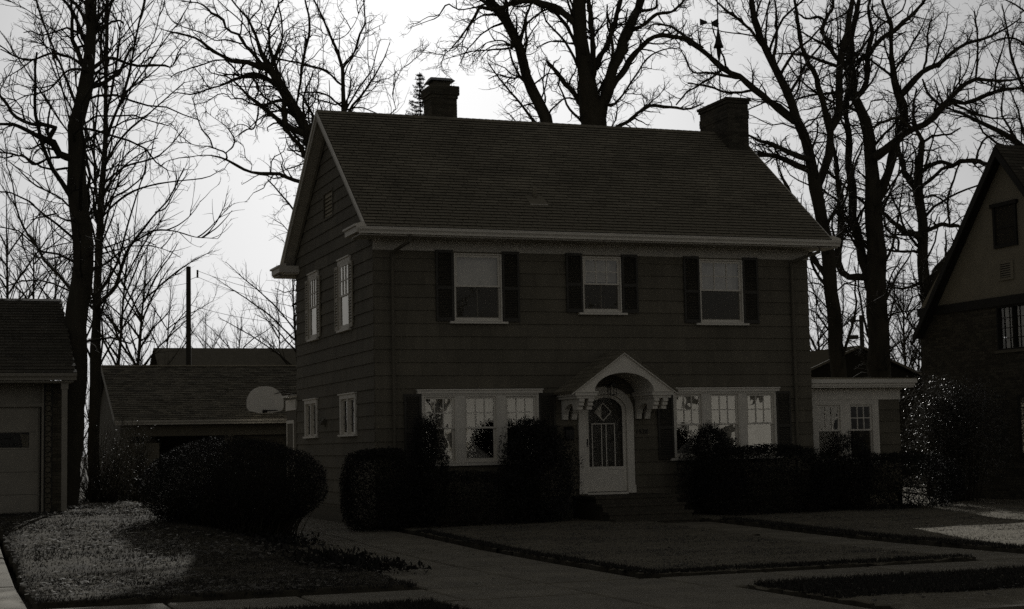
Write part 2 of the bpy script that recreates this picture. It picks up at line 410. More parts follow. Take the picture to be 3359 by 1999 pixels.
# far side and rear walls
rw = MB(); rw.prism([(0.0, 0.0), (D, 0.0), (D, roof_z(D)-.1), (RIDGE_Y, RIDGE_Z-.1), (0.0, roof_z(0)-.1)], 0, W-0.14, W); rw.build('end_wall', M['siding'], house)
MB().box(0, W, D-0.14, D, 0, 6.3).build('rear_wall', M['siding'], house)
# rooms
MB().box(0.15, W-.15, 0.15, D-.15, 3.05, 3.25).build('upper_floor', M['interior'], house)
MB().box(0.15, W-.15, 0.15, D-.15, 0.45, 0.60).build('ground_floor', M['floorboards'], house)
MB().box(0.15, W-.15, 0.15, D-.15, 5.88, 5.93).build('ceiling', M['interior'], house)
pm = MB(); pm.box(0.15, W-.15, 4.0, 4.1, 0.6, 3.05); pm.box(0.15, W-.15, 4.0, 4.1, 3.25, 5.88)
for x in (3.9, 6.2): pm.box(x, x+.1, 0.15, 4.0, 0.6, 3.05); pm.box(x, x+.1, 0.15, 4.0, 3.25, 5.88)
pm.build('partition', M['interior'], house)

# ---------------- windows
def pane_grid(b_mat, T, parent, u0, u1, z0, z1, n, cols, rows, bar=0.022, depth=0.03, gm=None):
    """muntin bars as one sub-part, each pane of glass a piece of its own"""
    cu = [u0 + (u1-u0)*i/cols for i in range(cols+1)]; cz = [z0 + (z1-z0)*i/rows for i in range(rows+1)]
    if cols*rows > 1:
        m = MB(T)
        for c in cu[1:-1]: m.box(c-bar/2, c+bar/2, n-depth/2, n+depth/2, z0, z1)
        for r in cz[1:-1]:
            for i in range(cols): m.box(cu[i] + (bar/2 if i else 0), cu[i+1] - (bar/2 if i < cols-1 else 0), n-depth/2+.002, n+depth/2-.002, r-bar/2, r+bar/2)
        m.build('muntins', M['white'] if b_mat is None else b_mat, parent)
    for i in range(cols):
        for j in range(rows):
            p = MB(T); p.add([(cu[i], n, cz[j]), (cu[i+1], n, cz[j]), (cu[i+1], n, cz[j+1]), (cu[i], n, cz[j+1])], [(0, 1, 2, 3)])
            p.build('glass_pane', gm or M['glass'], parent)
def curtain(T, parent, u0, u1, z0, z1, n, m, waves=7, amp=0.035, pinch=0.0, name='curtain', side=1):
    nu, nz = 8*waves, 14; v = []; f = []
    ph = random.uniform(0, 6)
    for j in range(nz+1):
        t = j/nz; z = z0 + (z1-z0)*t
        w = 1 - pinch*math.exp(-((t-0.35)/0.22)**2)
        for i in range(nu+1):
            s = i/nu
            uu = (u0 + (u1-u0)*s*w) if side > 0 else (u1 - (u1-u0)*(1-s)*w)
            v.append((uu, n + amp*math.sin(2*math.pi*waves*s + ph + 0.6*math.sin(4*t)), z))
    for j in range(nz):
        for i in range(nu):
            a = j*(nu+1)+i; f.append((a, a+1, a+nu+2, a+nu+1))
    MB(T).add(v, f).build(name, m, parent, smooth=True)
def window(T, u0, u1, z0, z1, parent, up=(3, 2), low=(1, 1), mid=None, casing=0.0, sill=True, cap=False, m=None, sash=0.05, depth=0.10, sill_ext=0.11, label=None, recess=0.035, gm=None, screen=False, o=0.05, lowrec=0.035):
    m = m or M['white']
    w = MB(T)
    # jambs lining the opening, proud of the siding by a little
    j = 0.028
    w.box(u0, u0+j, -depth, o, z0, z1); w.box(u1-j, u1, -depth, o, z0, z1)
    w.box(u0+j, u1-j, -depth, o-.002, z1-j, z1); w.box(u0+j, u1-j, -depth, o-.002, z0, z0+j)
    if casing:
        w.box(u0-casing, u0, 0.0, o+.004, z0, z1+casing); w.box(u1, u1+casing, 0.0, o+.004, z0, z1+casing); w.box(u0, u1, 0.0, o+.003, z1, z1+casing)
    win = w.build('window', m, parent, label=label)
    a, b, c, d = u0+j, u1-j, z0+j, z1-j
    mid = mid if mid else (c+d)/2
    s = sash; n1, n2 = o-recess, o-recess-lowrec
    us = MB(T); us.box(a, a+s, n1-.03, n1, mid, d); us.box(b-s, b, n1-.03, n1, mid, d); us.box(a+s, b-s, n1-.03, n1-.001, d-s, d); us.box(a+s, b-s, n1-.03, n1-.001, mid, mid+.035)
    us.build('upper_sash', m, win)
    pane_grid(m, T, win, a+s, b-s, mid+.035, d-s, n1-.015, *up, gm=gm)
    ls = MB(T); ls.box(a, a+s, n2-.03, n2, c, mid+.03); ls.box(b-s, b, n2-.03, n2, c, mid+.03); ls.box(a+s, b-s, n2-.03, n2-.001, c, c+s*1.3); ls.box(a+s, b-s, n2-.03, n2-.001, mid-.005, mid+.03)
    ls.build('lower_sash', m, win)
    pane_grid(m, T, win, a+s, b-s, c+s*1.3, mid-.005, n2-.015, *low, gm=gm)
    if screen:
        q = MB(T); q.add([(a+s*.6, n2+.006, c+s), (b-s*.6, n2+.006, c+s), (b-s*.6, n2+.006, mid), (a+s*.6, n2+.006, mid)], [(0, 1, 2, 3)]); q.build('insect_screen', M['screen'], win)
    if sill:
        q = MB(T); q.prism([(0.0, z0-.052), (o+.045, z0-.052), (o+.045, z0-.008), (0.0, z0-.001)], 0, u0-sill_ext, u1+sill_ext)
        q.build('sill', m, win)
    if cap:
        q = MB(T); q.box(u0-.07, u1+.07, 0.0, o+.035, z1+casing, z1+casing+.03); q.build('head_cap', m, win)
    return win
def shutter(T, u0, u1, z0, z1, m, parent, n0=0.032, gap=0.035, rails=True):
    s = MB(T); st = 0.045; t = 0.032; mid = z0 + (z1-z0)*0.47
    s.box(u0, u0+st, n0, n0+t, z0, z1); s.box(u1-st, u1, n0, n0+t, z0, z1)
    s.box(u0+st, u1-st, n0, n0+t-.001, z0, z0+.07); s.box(u0+st, u1-st, n0, n0+t-.001, z1-.06, z1); s.box(u0+st, u1-st, n0, n0+t-.001, mid-.03, mid+.03)
    o = s.build('shutter', m, parent)
    l = MB(T)
    for lo, hi in ((z0+.07, mid-.03), (mid+.03, z1-.06)):
        z = lo
        while z < hi - .01:
            zt = min(z + gap*0.75, hi)
            l.hexa([(u0+st, n0+.018, z), (u1-st, n0+.018, z), (u1-st, n0+t-.003, z), (u0+st, n0+t-.003, z), (u0+st, n0+.001, zt), (u1-st, n0+.001, zt), (u1-st, n0+.012, zt), (u0+st, n0+.012, zt)])
            z += gap
    l.build('louvres', m, o, kind='stuff')
    return o
for i, (a, b_, c, d) in enumerate(UPW):
    w = window(FRONT, a, b_, c, d, house, up=(3, 2) if i != 0 else (1, 1), low=(2, 1) if i != 2 else (1, 1), mid=4.93 if i != 1 else 5.02, screen=True)
    if i == 0: MB(FRONT).box(a+.05, b_-.05, -0.14, -0.13, 4.93, d-.03).build('roller_shade', M['shade'], w)
    if i == 1: curtain(FRONT, w, a+.04, b_-.04, 5.10, d-.03, -0.17, M['shade'], 4, .015)
    if i == 2: curtain(FRONT, w, a+.04, b_-.04, 4.95, d-.03, -0.17, M['curtain'], 5, .02)
SHU = [(1.295, 1.672, 4.215, 5.68), (2.74, 3.115, 4.215, 5.68), (4.17, 4.545, 4.425, 5.68), (5.455, 5.825, 4.425, 5.68), (6.92, 7.295, 4.225, 5.68), (8.36, 8.735, 4.225, 5.68),
       (0.585, 0.945, 1.30, 2.735), (3.495, 3.86, 1.30, 2.735), (6.21, 6.575, 1.30, 2.735), (9.085, 9.445, 1.30, 2.735)]
for a, b_, c, d in SHU: shutter(FRONT, a, b_, c, d, M['black'], house)
for k, (grp, x0, x1) in enumerate(((LOW[:3], 0.955, 3.49), (LOW[3:], 6.585, 9.08))):
    t = MB(FRONT); o = 0.056
    t.box(x0, grp[0][0], 0, o, 1.33, 2.70); t.box(grp[0][1], grp[1][0], 0, o, 1.33, 2.70); t.box(grp[1][1], grp[2][0], 0, o, 1.33, 2.70); t.box(grp[2][1], x1, 0, o, 1.33, 2.70)
    t.box(x0, x1, 0, o+.004, 2.705, 2.735); t.box(x0-.095, x1+.08, 0, o+.03, 2.737, 2.80); t.box(x0-.11, x1+.095, 0, o+.055, 2.80, 2.825)
    fr = t.build('window_surround', M['white'], house)
    q = MB(FRONT); q.prism([(0.0, 1.27), (0.11, 1.27), (0.11, 1.318), (0.0, 1.328)], 0, x0-.10, x1+.10); q.build('sill', M['white'], fr)
    for i, (a, b_, c, d) in enumerate(grp):
        w = window(FRONT, a, b_, c, d, house, up=(3, 2), low=(1, 1), mid=2.02, sill=False, sash=0.045)
        sd_ = 1 if (i + k) % 2 else -1
        if k == 0:
            curtain(FRONT, w, a+.03, b_-.03, 1.36, d-.02, -0.18, M['curtain'], 5, .03, pinch=(0.0, .75, .7)[i], side=(1, 1, -1)[i])
        else:
            curtain(FRONT, w, a+.03, b_-.03, 1.36, d-.02, -0.18, M['curtain'], 5, .03, pinch=(.8, .45, .6)[i], side=(-1, -1, 1)[i])
for a, b_, c, d in SUP:
    w = window(LEFT, a, b_, c, d, house, up=(3, 2), low=(1, 1), mid=4.93, casing=0.075, cap=True, sill_ext=0.09, o=.044, recess=.004, lowrec=.012, gm=M['sideglass'])
    for u0, u1 in ((a-.31, a-.02), (b_+.02, b_+.31)): shutter(LEFT, u0, u1, 4.22, 5.62, M['sideshutter'], house, n0=0.034, gap=0.062)
for a, b_, c, d in SLO:
    mid_u = (a+b_)/2
    t = MB(LEFT); o = .052
    for p, q in ((a-.06, a+.03), (mid_u-.035, mid_u+.035), (b_-.03, b_+.06)): t.box(p, q, -.08, o, c, d)
    t.box(a-.06, b_+.06, -.08, o+.003, d, d+.09); t.box(a-.10, b_+.10, 0, o+.035, d+.09, d+.115)
    t.prism([(0.0, c-.05), (o+.04, c-.05), (o+.04, c-.01), (0, c)], 0, a-.09, b_+.09)
    w = t.build('window', M['white'], house)
    for p, q in ((a+.03, mid_u-.035), (mid_u+.035, b_-.03)):
        s = MB(LEFT); s.box(p, p+.03, -.03, 0, c, d); s.box(q-.03, q, -.03, 0, c, d); s.box(p+.03, q-.03, -.03, -.001, c, c+.04); s.box(p+.03, q-.03, -.03, -.001, d-.04, d); s.build('casement_sash', M['white'], w)
        pane_grid(M['black'], LEFT, w, p+.03, q-.03, c+.04, d-.04, -.015, 3, 4, bar=.012, gm=M['sideglass'])
    curtain(LEFT, w, a, b_, c, d, -.16, M['curtain'], 6, .02)
# gable vent
v = MB(LEFT); a, b_, c, d = SVENT[0]
v.box(a, a+.05, -.05, .04, c, d); v.box(b_-.05, b_, -.05, .04, c, d); v.box(a+.05, b_-.05, -.05, .039, d-.05, d); v.box(a+.05, b_-.05, -.05, .039, c, c+.05)
gv = v.build('gable_vent', M['siding'], house)
z = c+.06
while z < d-.10:
    s = MB(LEFT); s.hexa([(a+.05, .0, z), (b_-.05, .0, z), (b_-.05, .03, z), (a+.05, .03, z), (a+.05, -.05, z+.055), (b_-.05, -.05, z+.055), (b_-.05, -.035, z+.055), (a+.05, -.035, z+.055)])
    s.build('slat', M['siding'], gv); z += 0.085
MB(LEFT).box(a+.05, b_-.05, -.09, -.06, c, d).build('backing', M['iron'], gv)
# dryer hood on the side wall
dh = MB(LEFT); dh.prism([(0.02, 2.34), (0.02, 2.20), (0.14, 2.20), (0.14, 2.24), (0.06, 2.34)], 0, 4.12, 4.30); dh.build('dryer_vent', M['siding'], house)

# ---------------- roof
RX0, RX1 = -0.30, W + 0.30
rt = Vector((0, RIDGE_Y-EAVE_Y, RIDGE_Z-EAVE_Z)); SL = rt.length; rt.normalize()
rn = Vector((0, -rt.z, rt.y))
deck = MB()
for sgn in (0, 1):
    def fy(y): return y if sgn == 0 else 2*RIDGE_Y - y
    pts = []
    for (y, z) in ((EAVE_Y, EAVE_Z), (RIDGE_Y, RIDGE_Z)): pts.append((y, z))
    poly = [(fy(pts[0][0]), pts[0][1]-.012), (fy(pts[1][0]), pts[1][1]-.012), (fy(pts[1][0]), pts[1][1]-.05), (fy(pts[0][0]), pts[0][1]-.05)]
    deck.prism(poly, 0, RX0+.02, RX1-.02)
roof = deck.build('roof', M['shingle3'], house)
TABW, TEXP, TT = 0.3048, 0.1275, 0.021
def shingle_pts(x0, x1, s0, jit=0.0, back=False):
    """one tab lying on the slope: s measured up the slope from the eave"""
    e = TEXP*1.08
    def P(x, s, h):
        y = EAVE_Y + rt.y*s + rn.y*h; z = EAVE_Z + rt.z*s + rn.z*h
        return (x, 2*RIDGE_Y - y if back else y, z)
    g = 0.013
    a, b_ = x0+g/2, x1-g/2
    return [P(a, s0+jit, -.004), P(b_, s0+jit, -.004), P(b_, s0+e, -.008), P(a, s0+e, -.008), P(a, s0+jit, TT), P(b_, s0+jit, TT), P(b_, s0+e, 0.002), P(a, s0+e, 0.002)]
ncourse = int(SL/TEXP)
field = MB(); n_single = 0
base_tab = MB()
p = shingle_pts(-TABW/2, TABW/2, -.012)
p = [(x, y-EAVE_Y, z-EAVE_Z) for x, y, z in p]; base_tab.hexa(p); TAB = base_tab.mesh('shingle'); TAB.materials.append(M['shingle']); TAB.materials.append(M['edge']); TAB.polygons[2].material_index = 1
for c in range(ncourse+1):
    s0 = -.012 + c*TEXP
    off = (c % 2)*TABW/2 + 0.06*math.sin(c*1.9)
    x = RX0 - TABW + off
    while x < RX1:
        a, b_ = max(x, RX0), min(x+TABW, RX1)
        if b_ - a > 0.02 and s0 + TEXP < SL + .02:
            full = abs(b_-a-TABW) < 1e-6
            if full and n_single < 300 and c < 9:
                o = mesh_obj('shingle', TAB, None, roof, loc=((a+b_)/2, EAVE_Y + rt.y*c*TEXP, EAVE_Z + rt.z*c*TEXP + random.uniform(-.001, .002))); n_single += 1
            else:
                field.hexa(shingle_pts(a, b_, s0, random.uniform(-.003, .003)))
        x += TABW
def dark_butts(o):
    o.data.materials.append(M['edge']); k = len(o.data.polygons)
    o.data.polygons.foreach_set('material_index', np.where(np.arange(k) % 6 == 2, 1, 0).astype(np.int32)); return o
dark_butts(field.build('shingle_field', M['shingle'], roof, kind='stuff'))
rear = MB()
for c in range(0, ncourse+1):
    s0 = -.012 + c*TEXP
    rear.hexa(shingle_pts(RX0, RX1, s0, 0, True))
rear.build('rear_shingle_field', M['shingle'], roof, kind='stuff')
rc = MB(); x = RX0
while x < RX1 - .05:
    x1 = min(x+.16, RX1); h = .016
    rc.hexa([(x, RIDGE_Y-.11, RIDGE_Z-.085+h), (x1, RIDGE_Y-.11, RIDGE_Z-.085+h), (x1, RIDGE_Y, RIDGE_Z+.012), (x, RIDGE_Y, RIDGE_Z+.012), (x, RIDGE_Y-.11, RIDGE_Z-.062+h), (x1, RIDGE_Y-.11, RIDGE_Z-.068+h), (x1, RIDGE_Y, RIDGE_Z+.024), (x, RIDGE_Y, RIDGE_Z+.03)])
    rc.hexa([(x, RIDGE_Y, RIDGE_Z+.012), (x1, RIDGE_Y, RIDGE_Z+.012), (x1, RIDGE_Y+.11, RIDGE_Z-.085+h), (x, RIDGE_Y+.11, RIDGE_Z-.085+h), (x, RIDGE_Y, RIDGE_Z+.03), (x1, RIDGE_Y, RIDGE_Z+.024), (x1, RIDGE_Y+.11, RIDGE_Z-.068+h), (x, RIDGE_Y+.11, RIDGE_Z-.062+h)])
    x += .16
rc.build('ridge_caps', M['shingle'], roof, kind='stuff')
# plumbing vent on the roof
vp = at_Y(1302, 492, 0.55); vy = vp[1]; vz = roof_z(vy)
vpipe = MB(); vpipe.tube([(vp[0], vy, vz-.05), (vp[0], vy, vz+.22)], .045, 12); vo = vpipe.build('vent_pipe', M['shingle'], roof, smooth=True)
fl = MB(); fl.hexa([(vp[0]-.2, vy-.26, roof_z(vy-.26)+.012), (vp[0]+.2, vy-.26, roof_z(vy-.26)+.012), (vp[0]+.2, vy+.05, roof_z(vy+.05)+.012), (vp[0]-.2, vy+.05, roof_z(vy+.05)+.012),
         (vp[0]-.2, vy-.26, roof_z(vy-.26)+.03), (vp[0]+.2, vy-.26, roof_z(vy-.26)+.03), (vp[0]+.2, vy+.05, roof_z(vy+.05)+.018), (vp[0]-.2, vy+.05, roof_z(vy+.05)+.018)])
fl.build('flashing', M['shingle'], roof)
fe = MB(); fe.box(vp[0]-.2, vp[0]+.2, vy-.275, vy-.262, roof_z(vy-.27)+.014, roof_z(vy-.27)+.034); fe.build('flashing_edge', M['rake'], roof)
# eaves: soffit, fascia, frieze, gutters
FRZ = 5.655
e = MB(); e.box(-.02, W+.02, -.030, -.001, FRZ, 5.83); e.box(-.03, W+.03, -.055, -.001, 5.83, 5.868); e.build('frieze_board', M['rake'], house)
e = MB(); e.box(-.44, W+.44, EAVE_Y, 0.0, 5.87, 5.895); e.build('soffit', M['rake'], house)
e = MB(); e.box(-.44, W+.44, EAVE_Y+.0, EAVE_Y+.025, 5.896, 6.02); e.build('fascia', M['white'], house)
def gutter(x0, x1, y, z0, z1, m, parent, depth=.11, sgn=-1):
    h = z1-z0
    prof = [(y, z0), (y+sgn*depth*.55, z0), (y+sgn*depth*.62, z0+h*.30), (y+sgn*depth*.80, z0+h*.48), (y+sgn*depth*.95, z0+h*.62), (y+sgn*depth*.97, z0+h*.86), (y+sgn*depth*1.05, z0+h*.88), (y+sgn*depth*1.05, z1), (y+sgn*depth*.9, z1), (y+sgn*depth*.88, z0+h*.66), (y+sgn*depth*.5, z0+h*.12), (y+sgn*.01, z0+h*.12), (y+sgn*.01, z1), (y, z1)]
    gm = MB(); gm.prism(prof, 0, x0, x1); return gm.build('gutter', m, parent)
gutter(-.46, W+.46, EAVE_Y-.002, 5.90, 6.03, M['white'], house)
gutter(-.46, W+.46, D-EAVE_Y+.002, 5.90, 6.03, M['white'], house, sgn=1)
e = MB(); e.box(-.44, W+.44, D, D-EAVE_Y, 5.87, 5.895); e.build('soffit', M['rake'], house)
# cornice returns
for (y0, y1) in ((EAVE_Y+.03, 0.36), (D-.36, D-EAVE_Y-.03)):
    for sx, xw in ((-1, 0.0), (1, W)):
        r_ = MB(); xa, xb = sorted((xw + sx*.001, xw + sx*.50)); xc = sorted((xw + sx*.001, xw + sx*.54)); xd = sorted((xw+sx*.001, xw+sx*.36))
        r_.box(xa, xb, y0, y1, 5.93, 6.05); r_.box(xc[0], xc[1], y0-.001, y1+.03, 6.05, 6.09); r_.box(xd[0], xd[1], y0+.04, y1-.03, 5.896, 5.929)
        r_.prism([(xw+sx*.54, 6.091), (xw+sx*.335, 6.091), (xw+sx*.335, 6.15)], 1, y0, y1+.02)
        r_.build('cornice_return', M['white'], house)
# rakes
for sx, xw in ((-1, 0.0), (1, W)):
    for back in (False, True):
        def yy(y): return 2*RIDGE_Y - y if back else y
        ya, yb = EAVE_Y, RIDGE_Y
        za_, zb_ = EAVE_Z-.052, RIDGE_Z-.052
        bd = MB(); xs = sorted((xw+sx*.275, xw+sx*.305))
        bd.prism([(yy(ya), za_), (yy(yb), zb_), (yy(yb), zb_-.17), (yy(ya+.02), za_-.12)], 0, xs[0], xs[1]); bd.build('rake_board', M['rake'], house)
        tr = MB(); xs = sorted((xw+sx*.306, xw+sx*.33)); tr.prism([(yy(ya), EAVE_Z+.004), (yy(yb), RIDGE_Z+.004), (yy(yb), RIDGE_Z-.10), (yy(ya), EAVE_Z-.07)], 0, xs[0], xs[1]); tr.build('rake_moulding', M['white'], house)
        so = MB(); xs = sorted((xw+sx*.001, xw+sx*.274)); so.prism([(yy(ya), za_-.09), (yy(yb), zb_-.13), (yy(yb), zb_-.15), (yy(ya), za_-.11)], 0, xs[0], xs[1]); so.build('rake_soffit', M['rake'], house)
        fz = MB(); xs = sorted((xw+sx*.032, xw+sx*.05)); y2 = 0.0; z2 = roof_z(0.0)-.16
        fz.prism([(yy(y2), z2), (yy(yb), zb_-.15), (yy(yb), zb_-.33), (yy(y2), z2-.17)], 0, xs[0], xs[1]); fz.build('rake_frieze', M['siding'], house)
# downspouts
def downspout(x, xtop, z_low, parent, Y0=-.031, top=(-.66, 5.90)):
    t = MB(); r_ = .036
    path = [(xtop, top[0], top[1]), (xtop, top[0], top[1]-.13), (x, Y0-.05, 5.60), (x, Y0-.05, 5.45), (x, Y0-.05, z_low)]
    t.tube(path, r_, 8); return t.build('downspout', M['siding'], parent)
downspout(0.37, 0.58, 0.3, house); downspout(W-.44, W-.06, 0.3, house)

# ---------------- porch hood
CX = 5.0; HD = 1.05; HW = 1.13; HE, HP = 2.72, 3.52
def arch_pts(hw, rise, z, n=24): return [(CX - hw*math.cos(math.pi*i/n), z + rise*math.sin(math.pi*i/n)) for i in range(n+1)]
def strip_solid(mb, outer, inner, y0, y1):
    """solid band between two polylines of equal length in the x-z plane, from y0 (front) to y1"""
    n = len(outer)
    for i in range(n-1):
        (a, b_), (c, d) = outer[i], outer[i+1]; (e_, f_), (g_, h_) = inner[i], inner[i+1]
        mb.hexa([(e_, y0, f_), (g_, y0, h_), (g_, y1, h_), (e_, y1, f_), (a, y0, b_), (c, y0, d), (c, y1, d), (a, y1, b_)])
NA = 24
inner = arch_pts(.665, .385, HE, NA)
def gable_top(x): return HE + (HP-HE)*(1 - abs(x-CX)/HW)
outer = [(CX - HW + 2*HW*i/NA, gable_top(CX - HW + 2*HW*i/NA)) for i in range(NA+1)]
hd = MB(); strip_solid(hd, [(x, z-.001) for x, z in outer], inner, -HD, -HD+.06)
hood = hd.build('porch_hood', M['white'], house)
vl = MB(); o2 = arch_pts(.69, .41, HE, NA); strip_solid(vl, o2, arch_pts(.667, .387, HE, NA), -HD+.061, -.032); vl.build('vault', M['white'], hood)
# hood roof slabs and shingles
for sg in (-1, 1):
    rs = MB(); ov = .05
    x0 = CX + sg*(HW+ov); z0 = HE - (HP-HE)/HW*ov
    dx, dz = (HP-HE)/math.hypot(HW, HP-HE), HW/math.hypot(HW, HP-HE)
    rs.prism([(x0, z0+.004), (CX, HP+.004), (CX, HP+.045), (x0, z0+.045)], 1, -HD-.06, -.032)
    r1 = rs.build('hood_roof', M['shingle3'], hood)
    L = math.hypot(HW+ov, HP-z0); n = 9
    fm = MB()
    for c in range(n):
        t0, t1 = c/n, (c+1.12)/n
        t1 = min(t1, 1.0)
        for k in range(4):
            ya = -HD-.062 + (HD+.03)*k/4 + (.0 if c % 2 else .0); yb = -HD-.062 + (HD+.03)*(k+1)/4 - .006
            def P(t, y, h): return (x0 + (CX-x0)*t + sg*dx*h, y, z0+.045 + (HP-z0)*t + dz*h)
            q = [P(t0, ya, -.002), P(t1, ya, -.004), P(t1, yb, -.004), P(t0, yb, -.002), P(t0, ya, .012), P(t1, ya, .003), P(t1, yb, .003), P(t0, yb, .012)]
            fm.hexa(q if sg < 0 else [q[1], q[0], q[3], q[2], q[5], q[4], q[7], q[6]])
    fm.build('shingle_field', M['shingle'], hood, kind='stuff')
    tm = MB(); tm.prism([(x0, z0-.03), (CX, HP-.03), (CX, HP+.002), (x0, z0+.002)], 1, -HD-.045, -HD-.001); tm.build('gable_moulding', M['white'], hood)
# entablature blocks and brackets
for sg in (-1, 1):
    xa, xb = sorted((CX + sg*.62, CX + sg*1.10))
    c = MB(); c.box(xa, xb, -HD-.02, -.033, 2.64, 2.705); xa2, xb2 = sorted((CX + sg*.66, CX + sg*1.06)); c.box(xa2, xb2, -HD+.02, -.033, 2.585, 2.639); c.box(min(xa, xb)-.02, max(xa, xb)+.02, -HD-.04, -.033, 2.706, 2.722)
    c.build('cornice_block', M['white'], hood)
    for k in (0, 1):
        x = CX + sg*(.74 + .20*k); w = .055
        br = MB()
        br.prism([(-.034, 2.584), (-.034, 2.17), (-.12, 2.17), (-.15, 2.28), (-.22, 2.38), (-.34, 2.45), (-.50, 2.48), (-.62, 2.48), (-.66, 2.36), (-.92, 2.36), (-.92, 2.42), (-.98, 2.44), (-.98, 2.50), (-1.02, 2.52), (-1.02, 2.584)][::-1], 0, x-w, x+w)
        br.build('bracket', M['white'], hood)
# ---------------- door and surround
spr, rise_o, hwo, hwi = 2.34, .52, .63, .465
sur = MB()
so_ = arch_pts(hwo, rise_o, spr, NA); si_ = arch_pts(hwi, .36, spr, NA)
strip_solid(sur, so_, si_, -.075, .02)
sur.box(CX-hwo, CX-hwi, -.075, .02, .62, spr); sur.box(CX+hwi, CX+hwo, -.075, .02, .62, spr)
sur.box(CX-hwo-.02, CX-hwi+.0, -.085, -.0755, .62, .78); sur.box(CX+hwi, CX+hwo+.02, -.085, -.0755, .62, .78)
sur.box(CX-hwi, CX+hwi, -.09, .05, .60, .645)
sur.build('door_surround', M['white'], house)
ins = MB()   # wall filling behind the arch corners
top = [(CX - .50 + 1.0*i/NA, 2.80) for i in range(NA+1)]
strip_solid(ins, top, [(x, z) for x, z in arch_pts(.50, .37, spr, NA)], .021, .12); ins.build('door_lintel', M['interior'], house)
dl = MB(); lo = [(x, .66) for x, z in arch_pts(hwi-.004, .35, spr, NA)]
strip_solid(dl, arch_pts(hwi-.004, .352, spr, NA), lo, .05, .09); fd = dl.build('front_door', M['door'], house)
# storm door: stiles, lower panel, grille, diamond
sdm = MB(); yf, yb = -.03, .0
arch_o = arch_pts(hwi-.004, .352, spr, NA); arch_i = arch_pts(hwi-.075, .285, spr, NA)
strip_solid(sdm, arch_o, arch_i, yf, yb)
sdm.box(CX-hwi+.004, CX-hwi+.075, yf, yb, .66, spr); sdm.box(CX+hwi-.075, CX+hwi-.004, yf, yb, .66, spr)
sdm.box(CX-hwi+.075, CX+hwi-.075, yf, yb-.001, .66, .72); sdm.box(CX-hwi+.075, CX+hwi-.075, yf, yb-.001, 1.12, 1.18)
sto = sdm.build('storm_door', M['white'], house)
MB().box(CX-hwi+.075, CX+hwi-.075, yf+.008, yb-.002, .72, 1.12).build('kick_panel', M['white'], sto)
gpan = MB(); gi = arch_pts(hwi-.075, .285, spr, NA); gpan.add([(x, -.012, z) for x, z in gi] + [(CX+hwi-.075, -.012, 1.18), (CX-hwi+.075, -.012, 1.18)], [tuple(range(len(gi)+2))]); gpan.build('glass_pane', M['dimglass'], sto)
gr = MB(); bb = .009
for x in (4.685, 4.90, 5.005, 5.20): gr.box(x-bb, x+bb, yf-.006, yf+.004, 1.18, 2.075)
gr.box(4.685-bb, 5.20+bb, yf-.0065, yf+.0045, 2.066, 2.084)
gr.build('grille', M['white'], sto)
dm = MB(); cx_, cz_, h = 4.945, 2.325, .185
for (p, q) in (((-h, 0), (0, h)), ((0, h), (h, 0)), ((h, 0), (0, -h)), ((0, -h), (-h, 0))): dm.tube([(cx_+p[0], yf-.005, cz_+p[1]), (cx_+q[0], yf-.005, cz_+q[1])], .013, 4)
dm.build('diamond_frame', M['white'], sto)
dgl = MB(); dgl.add([(cx_-h+.01, .042, cz_), (cx_-.005, .042, cz_-h+.012), (cx_-.005, .042, cz_+h-.012)], [(0, 1, 2)]); dgl.build('curtain_edge', M['white'], fd)
hn = MB(); hn.tube([(4.565, yf-.03, 1.60), (4.565, yf-.03, 1.76)], .012, 6); hn.box(4.552, 4.578, yf-.03, yf, 1.66, 1.70); hn.build('handle', M['iron'], sto)
# steps
steps = MB()
for k, (z1, y0) in enumerate(((.60, -1.25), (.45, -1.58), (.30, -1.91), (.17, -2.24))):
    s = MB(); s.box(4.22 - .0*k, 6.02, y0, -.035 if k == 0 else y0+.33, .0, z1-.05); s.box(4.19, 6.05, y0-.025, (-.034 if k == 0 else y0+.305), z1-.05, z1)
    s.build('step', M['brick'], house)
# house number
fc = bpy.data.curves.new('house_number', 'FONT'); fc.body = '1528'; fc.size = .135; fc.extrude = .006; fc.space_character = 1.12
no = bpy.data.objects.new('house_number', fc); COL.objects.link(no); no.location = (5.685, -.036, 1.86); no.rotation_euler = (math.pi/2, 0, 0); 
bpy.context.view_layer.update()
nme = bpy.data.meshes.new_from_object(no.evaluated_get(bpy.context.evaluated_depsgraph_get())); nloc = no.location.copy(); bpy.data.objects.remove(no)
no = mesh_obj('house_number', nme, M['iron'], None, nloc); no.rotation_euler = (math.pi/2, 0, 0); attach(no, house)
# lantern under the hood
ln = MB(); lx, ly, lz = 5.05, -.30, 2.80
ln.tube([(lx, ly, 3.09), (lx, ly, lz+.12)], .008, 6); ln.prism([(lx-.09, lz+.06), (lx+.09, lz+.06), (lx, lz+.14)], 1, ly-.09, ly+.09); ln.box(lx-.075, lx+.075, ly-.075, ly+.075, lz-.13, lz-.115)
for a in (-.07, .07):
    for c in (-.07, .07): ln.box(lx+a-.006, lx+a+.006, ly+c-.006, ly+c+.006, lz-.116, lz+.061)
ln.build('lantern', M['iron'], house)
mbx = thing('mailbox', 'small black metal mailbox on the wall left of the front door', 'mailbox', (4.15, 0, 1.77))
q = MB(); q.box(4.06, 4.24, -.13, -.034, 1.77, 1.98); q.build('box', M['iron'], mbx)
q = MB(); q.prism([(-.145, 1.965), (-.034, 2.03), (-.034, 1.985), (-.13, 1.981)], 0, 4.05, 4.25); q.build('lid', M['iron'], mbx)
